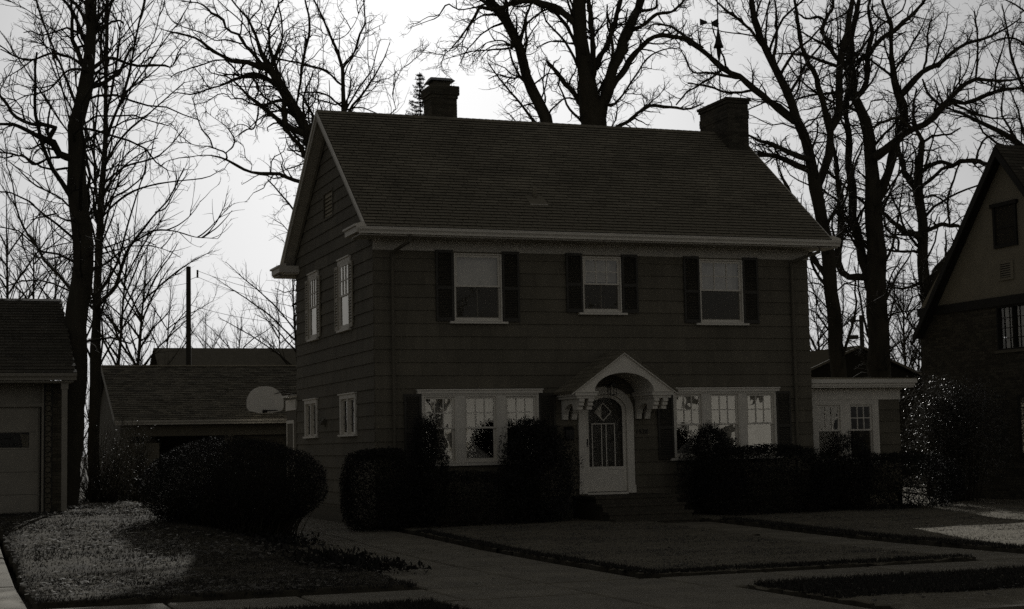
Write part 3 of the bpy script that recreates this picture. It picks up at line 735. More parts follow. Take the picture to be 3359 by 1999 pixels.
q = MB(); q.tube([(4.08, -.10, 1.77), (4.08, -.15, 1.72), (4.08, -.11, 1.69)], .006, 5); q.tube([(4.22, -.10, 1.77), (4.22, -.15, 1.72), (4.22, -.11, 1.69)], .006, 5); q.build('newspaper_hook', M['iron'], mbx)

# ---------------- chimneys
def brick_block(mb, x0, x1, y0, y1, z0, z1, bh=.067, bl=.20, proud=.006, gap=.010):
    c = 0; z = z0
    while z < z1 - .02:
        zt = min(z + bh, z1)
        for side in range(4):
            a, b_ = (x0, x1) if side in (0, 2) else (y0, y1)
            u = a - (bl+gap)*(.5 if c % 2 else 0)
            while u < b_:
                p, q_ = max(u, a), min(u+bl, b_)
                if q_-p > .02:
                    j = random.uniform(0, .003)
                    if side == 0: mb.box(p, q_, y0-proud-j, y0+.02, z, zt-gap)
                    elif side == 1: mb.box(x1-.02, x1+proud+j, p, q_, z, zt-gap)
                    elif side == 2: mb.box(p, q_, y1-.02, y1+proud+j, z, zt-gap)
                    else: mb.box(x0-proud-j, x0+.02, p, q_, z, zt-gap)
                u += bl+gap
        z += bh; c += 1
def chimney(x0, x1, y0, y1, z0, z1, corb):
    c = MB(); c.box(x0, x1, y0, y1, z0, z1); ch = c.build('chimney', M['mortar'], house)
    bm_ = MB(); brick_block(bm_, x0, x1, y0, y1, z0, z1-.001)
    for (dz0, dz1, w) in corb: brick_block(bm_, x0-w, x1+w, y0-w, y1+w, z1+dz0, z1+dz1)
    bm_.build('brickwork', M['brick'], ch, kind='stuff')
    cc = MB()
    for (dz0, dz1, w) in corb: cc.box(x0-w, x1+w, y0-w, y1+w, z1+dz0, z1+dz1-.005)
    cc.build('corbel', M['mortar'], ch)
    return ch
c1 = at_Y(1049, 285, 4.0); c1b = at_Y(1113, 288, 4.0); zt1 = float(at_Y(1115, 211, 4.0)[2])
ch1 = chimney(float(c1[0])+.03, float(c1b[0])-.0, 4.0, 4.62, 8.6, zt1, [(-.30, -.22, .02), (-.22, -.001, .05)])
fx, fy_ = (float(c1[0])+float(c1b[0]))/2, 4.30
fc_ = MB(); fc_.box(fx-.20, fx+.20, fy_-.20, fy_+.20, zt1, zt1+.13); fc_.build('flue', M['mortar'], ch1)
fcp = MB(); fcp.hexa([(fx-.30, fy_-.30, zt1+.13), (fx+.30, fy_-.30, zt1+.13), (fx+.30, fy_+.30, zt1+.13), (fx-.30, fy_+.30, zt1+.13), (fx-.24, fy_-.10, zt1+.235), (fx+.24, fy_-.10, zt1+.235), (fx+.24, fy_+.10, zt1+.235), (fx-.24, fy_+.10, zt1+.235)]); fcp.build('cap', M['iron'], ch1)
q0 = at_Y(1773, 300, 2.85); q1 = at_Y(1825, 300, 2.85); zt2 = float(at_Y(1822, 240, 2.85)[2])
ch2 = chimney(float(q0[0]), float(q1[0])-.03, 2.85, 4.30, 7.6, zt2, [(-.50, -.30, .015), (-.14, -.07, .03), (-.07, -.001, .055)])
fm2 = MB()
for k in range(6): fm2.box(float(q0[0])+.03+k*.082, float(q0[0])+.095+k*.082, 2.83, 2.86, zt2-.48, zt2-.32)
fm2.build('soldier_bricks', M['brick'], ch2, kind='stuff')
# weather vane on the tall chimney
vx, vyv = (float(q0[0])+float(q1[0]))/2, 3.75
vane = thing('weather_vane', 'tall dark weather vane mast rising from the right-hand chimney', 'weather vane', (vx, vyv, zt2))
w_ = CAM[1]; vz = lambda py: float(at_Y(1772, py, vyv)[2])
q = MB(); q.tube([(vx, vyv, zt2-.02), (vx, vyv, vz(0)+.25)], .016, 6); q.build('mast', M['iron'], vane)
q = MB(); z0, z1, z2, z3 = vz(150), vz(118), vz(107), vz(70)
q.tube([(vx, vyv, z0), (vx, vyv, z0+(z1-z0)*.5), (vx, vyv, z1), (vx, vyv, z1+.002), (vx, vyv, z2), (vx, vyv, (z2+z3)/2), (vx, vyv, z3)], [.02, .05, .06, .13, .09, .045, .018], 10); q.build('finial', M['iron'], vane, smooth=True)
zv = vz(60); q = MB(); q.tube([(vx-.42, vyv, zv-.01), (vx+.03, vyv, zv)], .012, 5); q.prism([(vx-.50, zv+.09), (vx-.50, zv-.09), (vx-.30, zv-.02), (vx-.30, zv+.03)], 1, vyv-.008, vyv+.008); q.prism([(vx-.02, zv+.12), (vx-.16, zv+.04), (vx-.16, zv-.06), (vx-.02, zv-.10)], 1, vyv-.0085, vyv+.0085); q.build('arrow', M['iron'], vane)

# ---------------- side sunroom (right)
SY = 0.55; FS = frameY(SY)
SX1 = 12.64; SW = [(10.44, 11.07, 1.15, 2.46), (11.27, 11.92, 1.15, 2.46)]
sheath(FS, W+.001, SX1, 0.0, 2.78, SW, .12, 'sunroom_wall', M['interior'], house)
COURSES_BAK = COURSES
siding(FS, 12.02, SX1, .40, 2.54, [], blen=2.0)
siding(FS, W+.001, 12.0, .40, 1.10, [], blen=2.0)
sb_ = MB(); sb_.box(SX1-.12, SX1, SY+.001, 5.0, 0, 2.78); sb_.box(W+.1, SX1, 4.9, 5.0, 0, 2.78); sb_.build('sunroom_end_wall', M['siding'], house)
MB().box(W+.01, SX1-.12, SY+.12, 4.9, .4, .55).build('sunroom_floor', M['floorboards'], house)
t = MB(FS); t.box(W+.002, 10.44, 0, .05, 1.10, 2.54); t.box(11.07, 11.27, 0, .05, 1.10, 2.54); t.box(11.92, 12.06, 0, .05, 1.10, 2.54)
t.box(10.44, 11.07, 0, .051, 2.46, 2.54); t.box(11.27, 11.92, 0, .051, 2.46, 2.54); t.box(W+.002, 12.06, 0, .052, 1.08, 1.15)
t.build('sunroom_window_surround', M['white'], house)
for a, b_, c, d in SW: window(FS, a, b_, c, d, house, up=(3, 2), low=(1, 1), mid=1.84, sill=False, sash=.045, gm=M['dimglass'], screen=True)
t = MB(FS); t.box(W+.002, SX1+.02, 0, .04, 2.545, 2.77); t.box(W+.002, SX1+.05, 0, .075, 2.77, 2.80); t.build('frieze_board', M['white'], house)
t = MB(FS); t.box(W+.003, SX1+.20, -5.0, .34, 2.81, 2.85); t.box(W+.003, SX1+.22, -5.0, .37, 2.85, 2.91); t.box(W+.003, SX1+.25, -5.0, .41, 2.912, 3.00); t.build('sunroom_cornice', M['white'], house)
t = MB(); t.hexa([(W+.003, SY-.40, 3.001), (SX1+.24, SY-.40, 3.001), (SX1+.24, SY+5, 3.001), (W+.003, SY+5, 3.001), (W+.003, SY-.40, 3.045), (SX1+.24, SY-.40, 3.02), (SX1+.24, SY+5, 3.05), (W+.003, SY+5, 3.10)]); t.build('sunroom_roof', M['metal'], house)
# ---------------- rear lean-to (left, behind the side wall)
LXE = -.24; LYE = float(at_X(683, 965, LXE)[1]); LYW = float(at_X(698, 985, -.03)[1])
t = MB(); t.box(-.03, .9, D+.02, LYW, 0, 2.62); t.build('rear_entry', M['siding'], house)
t = MB(); t.box(-.05, .9, D+.015, LYW+.03, 2.621, 2.88); t.build('rear_entry_frieze', M['white'], house)
t = MB(); t.hexa([(LXE, D+.012, 2.93), (.9, D+.012, 3.02), (.9, LYE, 3.02), (LXE, LYE, 2.93), (LXE, D+.012, 2.975), (.9, D+.012, 3.08), (.9, LYE, 3.08), (LXE, LYE, 2.975)]); t.build('rear_entry_roof', M['white'], house)
t = MB(); t.box(-.045, -.031, D+.25, D+.33, .2, 2.3); t.box(-.045, -.031, D+1.0, D+1.08, .2, 2.3); t.box(-.046, -.031, D+.25, D+1.08, 2.3, 2.38); t.build('rear_entry_door_frame', M['white'], house)

# ------------------------------------------------------------------ left neighbour's garage (front plane y = 0)
GB = 0.50
gar = thing('garage', 'pale garage of the left neighbour with panelled overhead door and ironwork', 'garage', (-7.5, 0, GB))
GX1 = -5.97
q = MB(); q.box(-12.0, -11.6, 0, 6.0, GB-.5, 3.02); q.box(-11.6, GX1, 5.85, 6.0, GB-.5, 3.02); q.box(GX1-.14, GX1, .30, 5.85, GB-.5, 3.02); q.box(-11.6, -6.40, .30, .42, 2.62, 3.02); q.build('wall', M['garage_paint'], gar)
q = MB(); brick_block(q, -6.22, -5.98, .26, .50, GB-.1, 3.0); q.box(-6.215, -5.985, .265, .495, GB-.1, 3.0); q.build('brick_pier', M['brick'], gar, kind='stuff')
q = MB(); q.box(-6.40, -6.34, .24, .42, GB, 3.0); q.box(-11.6, -6.40, .24, .42, 2.56, 2.62); q.build('door_frame', M['garage_paint'], gar)
dr = MB(); dr.box(-11.6, -6.43, .345, .38, GB, 2.60); gd = dr.build('garage_door', M['garage_paint'], gar)
zz = [GB+.01, .93, 1.35, 1.77, 2.09, 2.59]
for k in range(5):
    for xa, xb in ((-8.9, -7.7), (-7.68, -6.46)):
        if k == 3:
            fr_ = MB(); fr_.box(xa, -6.62 if xb > -7 else xb, .335, .344, zz[k], zz[k]+.03); fr_.box(-6.62 if xb > -7 else xb, xb, .335, .3445, zz[k], zz[k+1]-.004); fr_.build('door_panel', M['garage_paint'], gd)
            gp = MB(); gp.add([(xa, .338, zz[k]+.03), (-6.62 if xb > -7 else xb, .338, zz[k]+.03), (-6.62 if xb > -7 else xb, .338, zz[k+1]-.01), (xa, .338, zz[k+1]-.01)], [(0, 1, 2, 3)]); gp.build('glass_pane', M['leadglass'], gd)
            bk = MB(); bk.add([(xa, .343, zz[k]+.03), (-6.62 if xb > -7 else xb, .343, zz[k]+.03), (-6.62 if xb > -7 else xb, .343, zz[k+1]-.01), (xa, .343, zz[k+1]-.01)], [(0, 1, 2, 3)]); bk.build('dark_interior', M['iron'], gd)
            if xb > -7:
                cu_ = MB(); cu_.prism([(-6.80, zz[k+1]-.02), (-6.63, zz[k+1]-.06), (-6.63, zz[k]+.04), (-6.74, zz[k]+.04), (-6.755, zz[k]+.16)], 1, .3395, .3415); cu_.build('curtain', M['siding'], gd)
        else:
            pz = MB(); pz.box(xa, xb, .325, .345, zz[k], zz[k+1]-.012); pz.build('door_panel', M['garage_paint'], gd)
# ornamental iron post
ip = MB(); x0, x1 = -6.37, -6.235; yp = -.02
for x in (x0, x1): ip.tube([(x, yp, GB-.02), (x, yp, 3.0)], .013, 5)
for x in (x0-.0, ): pass
zc = GB+.12
while zc < 2.95:
    for ph in (0, 1):
        c_ = [(( x0+x1)/2 + (.055*math.cos(a)) , yp, zc + .06*math.sin(a)) for a in np.linspace(0, 2*math.pi, 13)]
        if ph == 0: ip.tube(c_, .008, 4, cap=False)
        else: ip.tube([((x0+x1)/2-.05, yp, zc+.12), ((x0+x1)/2-.02, yp, zc+.09), ((x0+x1)/2+.02, yp, zc+.15), ((x0+x1)/2+.05, yp, zc+.12)], .007, 4)
    ip.box(x0, x1, yp-.006, yp+.006, zc+.175, zc+.187) if int(zc*10) % 3 == 0 else None
    zc += .19
ip.build('iron_post', M['iron'], gar)
MB().box(-6.338, -6.222, .245, .30, GB, 2.98).build('trim_board', M['siding'], gar)
q = MB(); q.box(-6.085, -5.985, -.36, -.28, .62, 2.86); q.box(-6.10, -5.97, -.37, -.27, 2.86, 2.99); q.build('downspout', M['garage_paint'], gar)
q = MB(); q.tube([(-6.035, -.32, .60), (-6.035, -.32, .50), (-5.99, -.40, .47)], .05, 8); q.build('drain_boot', M['iron'], gar)
q = MB(); q.box(-12.2, -5.88, -.42, .30, 2.985, 3.02); q.build('soffit', M['garage_paint'], gar)
gutter(-12.2, -5.83, -.422, 3.025, 3.155, M['garage_paint'], gar)
gy0, gz0, gy1, gz1 = -.44, 3.16, 3.1, 4.86
q = MB(); q.prism([(gy0, gz0-.03), (gy1, gz1-.03), (gy1, gz1), (gy0, gz0)], 0, -12.3, -5.84); q.prism([(gy1, gz1-.03), (6.5, gz0-.03), (6.5, gz0), (gy1, gz1)], 0, -12.3, -5.84); gro = q.build('roof', M['shingle2'], gar)
gs = MB(); n = 26
for c in range(n):
    t0, t1 = c/n, min(1, (c+1.1)/n); x = -12.3 - (.15 if c % 2 else 0)
    while x < -5.82:
        a, b_ = max(x, -9.0), min(x+.30, -5.82)
        if b_-a > .03:
            def P(t, xx, h): return (xx, gy0 + (gy1-gy0)*t - .43*h, gz0 + (gz1-gz0)*t + .9*h)
            gs.hexa([P(t0, a, 0), P(t0, b_-.006, 0), P(t1, b_-.006, 0), P(t1, a, 0), P(t0, a, .014), P(t0, b_-.006, .014), P(t1, b_-.006, .003), P(t1, a, .003)])
        x += .30
dark_butts(gs.build('shingle_field', M['shingle2'], gro, kind='stuff'))

# ------------------------------------------------------------------ rear garage with the hoop
RG = 23.4
rg = thing('garage', 'detached two-bay garage at the end of the driveway', 'garage', (0.5, RG, 0))
gx0, gx1 = float(at_Y(280, 1018, RG)[0]), 6.2
ez = float(at_Y(500, 1026, RG)[2])
q = MB(); q.box(gx0+.2, gx1, RG+.3, RG+.45, 2.2, ez); q.box(gx0+.2, gx0+.5, RG+.3, RG+.45, 0, 2.2); q.box(1.15, 1.45, RG+.3, RG+.45, 0, 2.2); q.box(gx1-.3, gx1, RG+.3, RG+.45, 0, 2.2)
q.box(gx0+.2, gx0+.32, RG+.45, RG+8.6, 0, ez); q.box(gx0+.32, gx1, RG+8.5, RG+8.6, 0, ez); q.box(gx1-.12, gx1, RG+.45, RG+8.5, 0, ez)
q.prism([(RG+.3, ez), (RG+8.6, ez), (RG+4.45, ez+1.98)], 0, gx0+.2, gx0+.32)
q.build('wall', M['siding'], rg)
q = MB(); q.box(1.45, gx1-.3, RG+.40, RG+.44, 0.05, 2.2); q.build('garage_door', M['shingle2'], rg)
q = MB(); q.box(gx0+.5, -1.05, RG+.36, RG+.40, 0.05, 1.98); q.build('side_hinged_door', M['siding'], rg)
ry1, rz1 = RG+4.45, ez+2.10
q = MB(); q.prism([(RG, ez+.03), (ry1, rz1-.03), (ry1, rz1), (RG, ez+.06)], 0, gx0, gx1+.3); q.prism([(ry1, rz1-.03), (RG+8.9, ez+.03), (RG+8.9, ez+.06), (ry1, rz1)], 0, gx0, gx1+.3); rro = q.build('roof', M['shingle3'], rg)
gs = MB(); n = 30
for c in range(n):
    t0, t1 = c/n, min(1, (c+1.1)/n); x = gx0 - (.15 if c % 2 else 0)
    while x < gx1+.3:
        a, b_ = max(x, gx0), min(x+.30, gx1+.3)
        if b_-a > .03:
            def P(t, xx, h): return (xx, RG + (ry1-RG)*t - .42*h, ez+.06 + (rz1-ez-.06)*t + .9*h)
            hh = .014 + random.uniform(0, .01)
            gs.hexa([P(t0, a, 0), P(t0, b_-.012, 0), P(t1, b_-.012, 0), P(t1, a, 0), P(t0, a, hh), P(t0, b_-.012, hh), P(t1, b_-.012, .003), P(t1, a, .003)])
        x += .30
dark_butts(gs.build('shingle_field', M['shingle3'], rro, kind='stuff'))
q = MB(); q.box(gx0, gx1+.3, ry1-.06, ry1+.06, rz1-.002, rz1+.04); q.build('ridge_cap', M['metal'], rro)
gutter(gx0, gx1+.3, RG-.002, ez-.10, ez+.05, M['rake'], rg)
q = MB(); q.box(gx0, gx1+.3, RG, RG+.3, ez-.02, ez+.0); q.build('soffit', M['garage_paint'], rg)
for yA, yB in ((RG, ry1), (RG+8.9, ry1)):
    q = MB(); q.prism([(yA, ez-.06), (ry1, rz1-.14), (ry1, rz1+.02), (yA, ez+.08)], 0, gx0-.03, gx0-.001); q.build('rake_board', M['garage_paint'], rg)
hoop = thing('basketball_hoop', 'white fan-shaped basketball backboard with dark rim above the rear garage eave', 'basketball hoop', (2.3, RG-.5, 2.8))
bcx = float(at_Y(646, 975, RG-.75)[0]); bz0 = float(at_Y(646, 1007, RG-.75)[2]); by = RG-.75
bwid = (float(at_Y(691, 975, by)[0]) - float(at_Y(601, 975, by)[0]))/2
bh_ = float(at_Y(646, 941, by)[2]) - bz0
poly = [(-.30, 0), (.30, 0), (.88, .09), (1, .22), (1, .42)] + [(math.cos(a), .42 + .58*math.sin(a)) for a in np.linspace(.12, math.pi-.12, 17)] + [(-1, .42), (-1, .22), (-.88, .09)]
q = MB(); q.prism([(bcx + bwid*x, bz0 + bh_*z) for x, z in poly], 1, by, by+.03); q.build('backboard', M['backboard'], hoop)
q = MB(); q.box(bcx-.10, bcx+.05, by-.05, by-.001, bz0+.02, bz0+.12); q.build('bracket', M['iron'], hoop)
q = MB(); q.tube([(bcx + .12 + .23*math.cos(a), by-.30+.23*math.sin(a), bz0+.085) for a in np.linspace(0, 2*math.pi, 20)], .016, 6, cap=False); q.build('rim', M['iron'], hoop)
q = MB(); q.tube([(bcx-.2, by+.03, bz0+.3), (bcx-.2, RG+.6, bz0+.1)], .03, 6); q.tube([(bcx+.2, by+.03, bz0+.3), (bcx+.2, RG+.6, bz0+.1)], .03, 6); q.tube([(bcx, by+.03, bz0+.7), (bcx, RG+1.2, bz0+.32)], .03, 6); q.build('support', M['iron'], hoop)

# ------------------------------------------------------------------ houses far behind
def gable_house(name, label, x0, x1, y0, y1, ze, zr, along, mw, mr, ov=.35, cat='house', windows=()):
    h = thing(name, label, cat, ((x0+x1)/2, (y0+y1)/2, 0))
    q = MB(); q.box(x0, x1, y0, y1, 0, ze)
    if along == 'x': q.prism([(y0, ze), (y1, ze), ((y0+y1)/2, zr-.12)], 0, x0, x1)
    else: q.prism([(x0, ze), (x1, ze), ((x0+x1)/2, zr-.12)], 1, y0, y1)
    q.build('wall', mw, h)
    r_ = MB()
    if along == 'x':
        m_ = (zr-ze)/((y1-y0)/2)
        for s_, ye in ((-1, y0-ov), (1, y1+ov)): r_.prism([(ye, ze-m_*ov), ((y0+y1)/2, zr), ((y0+y1)/2, zr+.06), (ye, ze-m_*ov+.06)], 0, x0-ov, x1+ov)
    else:
        m_ = (zr-ze)/((x1-x0)/2)
        for s_, xe in ((-1, x0-ov), (1, x1+ov)): r_.prism([(xe, ze-m_*ov), ((x0+x1)/2, zr), ((x0+x1)/2, zr+.06), (xe, ze-m_*ov+.06)], 1, y0-ov, y1+ov)
    ro = r_.build('roof', mr, h)
    if along == 'y':
        for xe in (x0-ov, x1+ov):
            q = MB(); q.prism([(xe, ze-m_*ov-.03), ((x0+x1)/2, zr-.03), ((x0+x1)/2, zr+.07), (xe, ze-m_*ov+.07)], 1, y0-ov-.04, y0-ov-.001); q.build('rake_board', M['siding'], h)
    for (a, b_, c, d) in windows:
        q = MB(); q.box(a-.08, b_+.08, y0-.05, y0-.001, c-.08, d+.08) if along else None; wv = q.build('window', M['white'], h)
        q = MB(); q.add([(a, y0-.055, c), (b_, y0-.055, c), (b_, y0-.055, d), (a, y0-.055, d)], [(0, 1, 2, 3)]); q.build('glass_pane', M['black'], wv)
    return h
fz = float(at_Y(550, 851, 52)[2]); fx0 = float(at_Y(388, 851, 52)[0])
gable_house('house', 'low dark-roofed house beyond the rear garage roof', fx0, fx0+14, 48, 56, fz-2.2, fz, 'x', M['siding'], M['shingle3'], .3)
cz_ = float(at_Y(2095, 845, 24)[2]); cxg = float(at_Y(2095, 845, 24)[0]); xr = float(at_Y(2235, 909, 24)[0]); zr_ = float(at_Y(2235, 909, 24)[2])
gable_house('garage', 'dark gabled garage behind the sunroom roof and tree trunks', cxg-4.0, cxg+4.0, 24.3, 31, cz_-(cz_-zr_)/(xr-cxg)*4.0, cz_, 'y', M['flatroof'], M['flatroof'], .3, 'garage')
ah = gable_house('house', 'white house across the street, seen only as a reflection in the front windows', 9.0, 22.0, -58, -47, 5.6, 8.6, 'x', M['pale'], M['shingle3'], .4)
# windows facing the street on its near wall (y = -47)
for (a, c) in ((10.2, 1.0), (12.6, 1.0), (17.2, 1.0), (19.8, 1.0), (10.4, 3.7), (13.4, 3.7), (16.4, 3.7), (19.6, 3.7)):
    q = MB(); q.box(a-.45, a-.40, -46.99, -46.93, c, c+1.5); q.box(a+.40, a+.45, -46.99, -46.93, c, c+1.5); q.box(a-.45, a+.45, -46.99, -46.93, c+1.5, c+1.55); q.box(a-.45, a+.45, -46.99, -46.93, c-.05, c); wv = q.build('window', M['white'], ah)
    q = MB(); q.box(a-.40, a+.40, -46.99, -46.96, c, c+1.5); q.build('glass_pane', M['black'], wv)
ah2 = gable_house('house', 'second pale house across the street reflected in the right-hand windows', 28.0, 40.0, -57, -46, 5.4, 8.2, 'x', M['pale'], M['shingle3'], .4)
for (a, c) in ((29.4, 1.0), (32.2, 1.0), (36.6, 1.0), (30.0, 3.6), (34.0, 3.6), (37.8, 3.6)):
    q = MB(); q.box(a-.40, a+.40, -45.99, -45.95, c, c+1.5); q.build('window', M['black'], ah2)

# ------------------------------------------------------------------ brick and stucco house on the right
TX = 16.0
tu = thing('house', 'dark brick house with a steep stucco gable on the right', 'house', (TX, 1, 0))
FT = frameX(TX)
rid = at_X(2425, 352, TX-.30); eav = at_X(2225, 815, TX-.30)
tyr, tzr, tye, tze = float(rid[1]), float(rid[2]), float(eav[1]), float(eav[2])
m_t = (tzr-tze)/(tye-tyr); tyf = 2*tyr - tye
tw = float(at_X(2245, 900, TX)[1])
BEAM0, BEAM1 = 4.80, 5.02
LW = (-.60, 1.26, 3.72, 4.79)
q = MB(FT); sheath(FT, 2*tyr-tw, tw, 0, BEAM0, [LW], .2, 'brick_backing', M['mortar'], tu)
brw = MB(FT); z = 0.0; c = 0
while z < BEAM0-.02:
    u = 2*tyr-tw - (.105 if c % 2 else 0)
    while u < tw:
        for (p, q_) in free(max(u, 2*tyr-tw), min(u+.20, tw), [LW], z, z+.058):
            if q_-p > .02: brw.box(p, q_, -.02, .008+random.uniform(0, .004), z, min(z+.058, BEAM0))
        u += .21
    z += .068; c += 1
brw.build('brickwork', M['brick'], tu, kind='stuff')
stc = MB(FT); stc.prism([(2*tyr-tw, BEAM1), (tw, BEAM1), (tw, max(BEAM1, tze+m_t*(tye-tw)-.1)), (tyr, tzr-.15), (2*tyr-tw, max(BEAM1, tze+m_t*(tye-tw)-.1))], 0, 0, 0) if False else None
s2 = MB(); s2.prism([(2*tyr-tw, BEAM1-.05), (tw, BEAM1-.05), (tyr, tzr-.12 - 0)], 0, TX-.012, TX+.2); s2.build('stucco_gable', M['stucco'], tu)
MB(FT).box(2*tyr-tw, tw+.02, -.1, .06, BEAM0, BEAM1).build('timber_beam', M['timber'], tu)
for sg in (0, 1):
    def yy(y): return y if sg == 0 else 2*tyr - y
    q = MB(); q.prism([(yy(tye), tze-.05), (yy(tyr), tzr-.05), (yy(tyr), tzr), (yy(tye), tze)], 0, TX-.32, TX+9); rr = q.build('roof', M['shingle2'], tu)
    q = MB(); q.prism([(yy(tye), tze-.24), (yy(tyr), tzr-.30), (yy(tyr), tzr-.051), (yy(tye), tze-.051)], 0, TX-.34, TX-.29); q.build('bargeboard', M['timber'], tu)
    q = MB(); q.prism([(yy(tye), tze-.10), (yy(tyr), tzr-.12), (yy(tyr), tzr-.14), (yy(tye), tze-.12)], 0, TX-.288, TX-.014); q.build('rake_soffit', M['timber'], tu)
gs = MB(); n = 48
for c in range(n):       # shingle courses of the street slope
    t0, t1 = c/n, min(1, (c+1.1)/n); x = TX-.34 - (.15 if c % 2 else 0)
    while x < TX+2.2:
        a, b_ = max(x, TX-.34), x+.30
        yf_ = 2*tyr-tye
        def P(t, xx, h): return (xx, yf_ + (tyr-yf_)*t - .75*h, tze + (tzr-tze)*t + .65*h)
        gs.hexa([P(t0, a, 0), P(t0, b_-.006, 0), P(t1, b_-.006, 0), P(t1, a, 0), P(t0, a, .014), P(t0, b_-.006, .014), P(t1, b_-.006, .003), P(t1, a, .003)])
        x += .30
dark_butts(gs.build('shingle_field', M['shingle2'], rr, kind='stuff'))
MB().box(TX+.2, TX+9, 2*tyr-tw, 2*tyr-tw+.2, 0, tze-.1).build('front_wall', M['brick'], tu); MB().box(TX+.2, TX+9, tw-.2, tw, 0, tze-.1).build('rear_wall', M['brick'], tu)
# attic window
a0 = at_X(2420, 505, TX); a1 = at_X(2477, 497, TX); u0, u1 = sorted((float(a0[1]), float(a1[1]))); wz0, wz1 = 6.20, 7.20
q = MB(FT)
q.box(u0, u0+.08, .0, .06, wz0, wz1); q.box(u1-.08, u1, .0, .06, wz0, wz1); q.box(u0-.06, u1+.06, .0, .09, wz1, wz1+.09); q.box(u0+.08, u1-.08, 0, .059, wz0, wz0+.07); q.box(u0+.08, u1-.08, .01, .045, 6.66, 6.70)
aw = q.build('attic_window', M['timber'], tu)
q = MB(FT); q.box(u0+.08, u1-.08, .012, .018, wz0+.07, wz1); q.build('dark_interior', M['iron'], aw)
q = MB(FT); q.add([(u0+.08, .025, wz0+.07), (u1-.08, .025, wz0+.07), (u1-.08, .025, wz1), (u0+.08, .025, wz1)], [(0, 1, 2, 3)]); q.build('insect_screen', M['screen'], aw)
a0 = at_X(2432, 640, TX); a1 = at_X(2470, 637, TX); u0, u1 = sorted((float(a0[1]), float(a1[1]))); vz0, vz1 = 5.40, 5.86
q = MB(FT); q.box(u0, u0+.10, 0, .045, vz0, vz1); q.box(u1-.10, u1, 0, .045, vz0, vz1); q.box(u0+.1, u1-.1, 0, .044, vz0, vz0+.06); q.box(u0+.1, u1-.1, 0, .044, vz1-.06, vz1); lv = q.build('louvre_vent', M['stucco'], tu)
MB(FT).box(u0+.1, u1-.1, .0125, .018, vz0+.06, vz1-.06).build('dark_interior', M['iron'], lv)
for k in range(6):
    q = MB(FT); z = vz0+.075+k*.055; q.hexa([(u0+.1, .03, z), (u1-.1, .03, z), (u1-.1, .042, z), (u0+.1, .042, z), (u0+.1, .02, z+.03), (u1-.1, .02, z+.03), (u1-.1, .03, z+.03), (u0+.1, .03, z+.03)]); q.build('slat', M['stucco'], lv)
# leaded window
q = MB(FT); a, b_, c, d = LW
q.box(a, a+.05, -.12, .012, c, d); q.box(b_-.05, b_, -.12, .012, c, d); q.box(a+.05, b_-.05, -.12, .011, d-.04, d); q.box(a+.05, b_-.05, -.12, .011, c, c+.04); q.box((a+b_)/2+.28, (a+b_)/2+.33, -.12, .010, c+.04, d-.04); q.box((a+b_)/2-.33, (a+b_)/2-.28, -.12, .010, c+.04, d-.04)
lw = q.build('leaded_window', M['timber'], tu)
pane_grid(M['timber'], FT, lw, a+.05, b_-.05, c+.04, d-.04, -.06, 9, 4, bar=.018, gm=M['leadglass'])
MB(FT).box(a-.05, b_+.05, 0, .06, c-.07, c-.001).build('sill', M['mortar'], lw)
curtain(FT, lw, a+.02, b_-.02, c+.02, d-.02, -.25, M['shade'], 9, .03)
MB(FT).box(a-1.5, b_+1.5, -2.2, -2.1, 3.0, 5.5).build('inner_wall', M['interior'], tu)
# lower side window
q = MB(FT); a0 = at_X(2440, 990, TX); q.box(-.9, .55, .013, .05, 2.55, 2.62); q.box(-.9, .55, .013, .05, 1.15, 1.22); q.box(.48, .55, .013, .05, 1.22, 2.55); q.box(-.1, -.04, .013, .05, 1.22, 2.55); lw2 = q.build('window', M['timber'], tu)
q = MB(FT); q.add([(-.9, .03, 1.22), (.48, .03, 1.22), (.48, .03, 2.55), (-.9, .03, 2.55)], [(0, 1, 2, 3)]); q.build('glass_pane', M['glass'], lw2)
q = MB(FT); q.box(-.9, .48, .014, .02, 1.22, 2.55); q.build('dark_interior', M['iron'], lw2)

# ------------------------------------------------------------------ utility poles and wires
def upole(px, ptop, pbot_y, Y, label, w_px, arm):
    top = at_Y(px, ptop, Y); x = float(top[0]); h = float(top[2])
    r_ = w_px/2*KD/FPX*float((top-CAM) @ FW)
    p_ = thing('utility_pole', label, 'utility pole', (x, Y, 0), 'utility poles behind the houses')
    q = MB(); q.tube([(x, Y, -.1), (x, Y, h)], [r_*1.25, r_*.95], 12); q.build('pole', M['pole'], p_, smooth=True)
    return p_, x, h, r_
p_, x, h, r_ = upole(459, 650, 890, 42, 'dark utility pole rising behind the rear garage roof', 12, True)
ins_t = at_Y(481, 658, 42.0); ins_b = at_Y(481, 677, 42.0)
q = MB(); q.tube([tuple(ins_b), tuple(ins_t)], .045, 8); q.build('insulator', M['pole'], p_)
q = MB(); q.tube([(x, 42, float(ins_b[2])-.12), (float(ins_b[0]), 42, float(ins_b[2])+.05)], .012, 5); q.build('bracket', M['wire'], p_)
def wire(name, label, A, B, sag, r=.009):
    A = np.array(A, float); B = np.array(B, float)
    pts = [tuple(A + (B-A)*t - np.array((0, 0, sag*4*t*(1-t)))) for t in np.linspace(0, 1, 14)]
    q = MB(); q.tube(pts, r, 4); o = q.build(name, M['wire']); tag(o, label, 'wire', 'overhead wires')
Bw = lambda px, py, Y: at_Y(px, py, Y)
wire('overhead_wire', 'thin upper wire running right from the pole behind the rear garage', at_Y(481, 660, 42), at_Y(900, 735, 36), .4)
wire('overhead_wire', 'thin lower wire running right from the pole insulator', at_Y(481, 675, 42), at_Y(900, 765, 34), .4)
wire('overhead_wire', 'low slack wire just above the far roof beside the pole', at_Y(459, 742, 42), at_Y(900, 775, 38), .5)
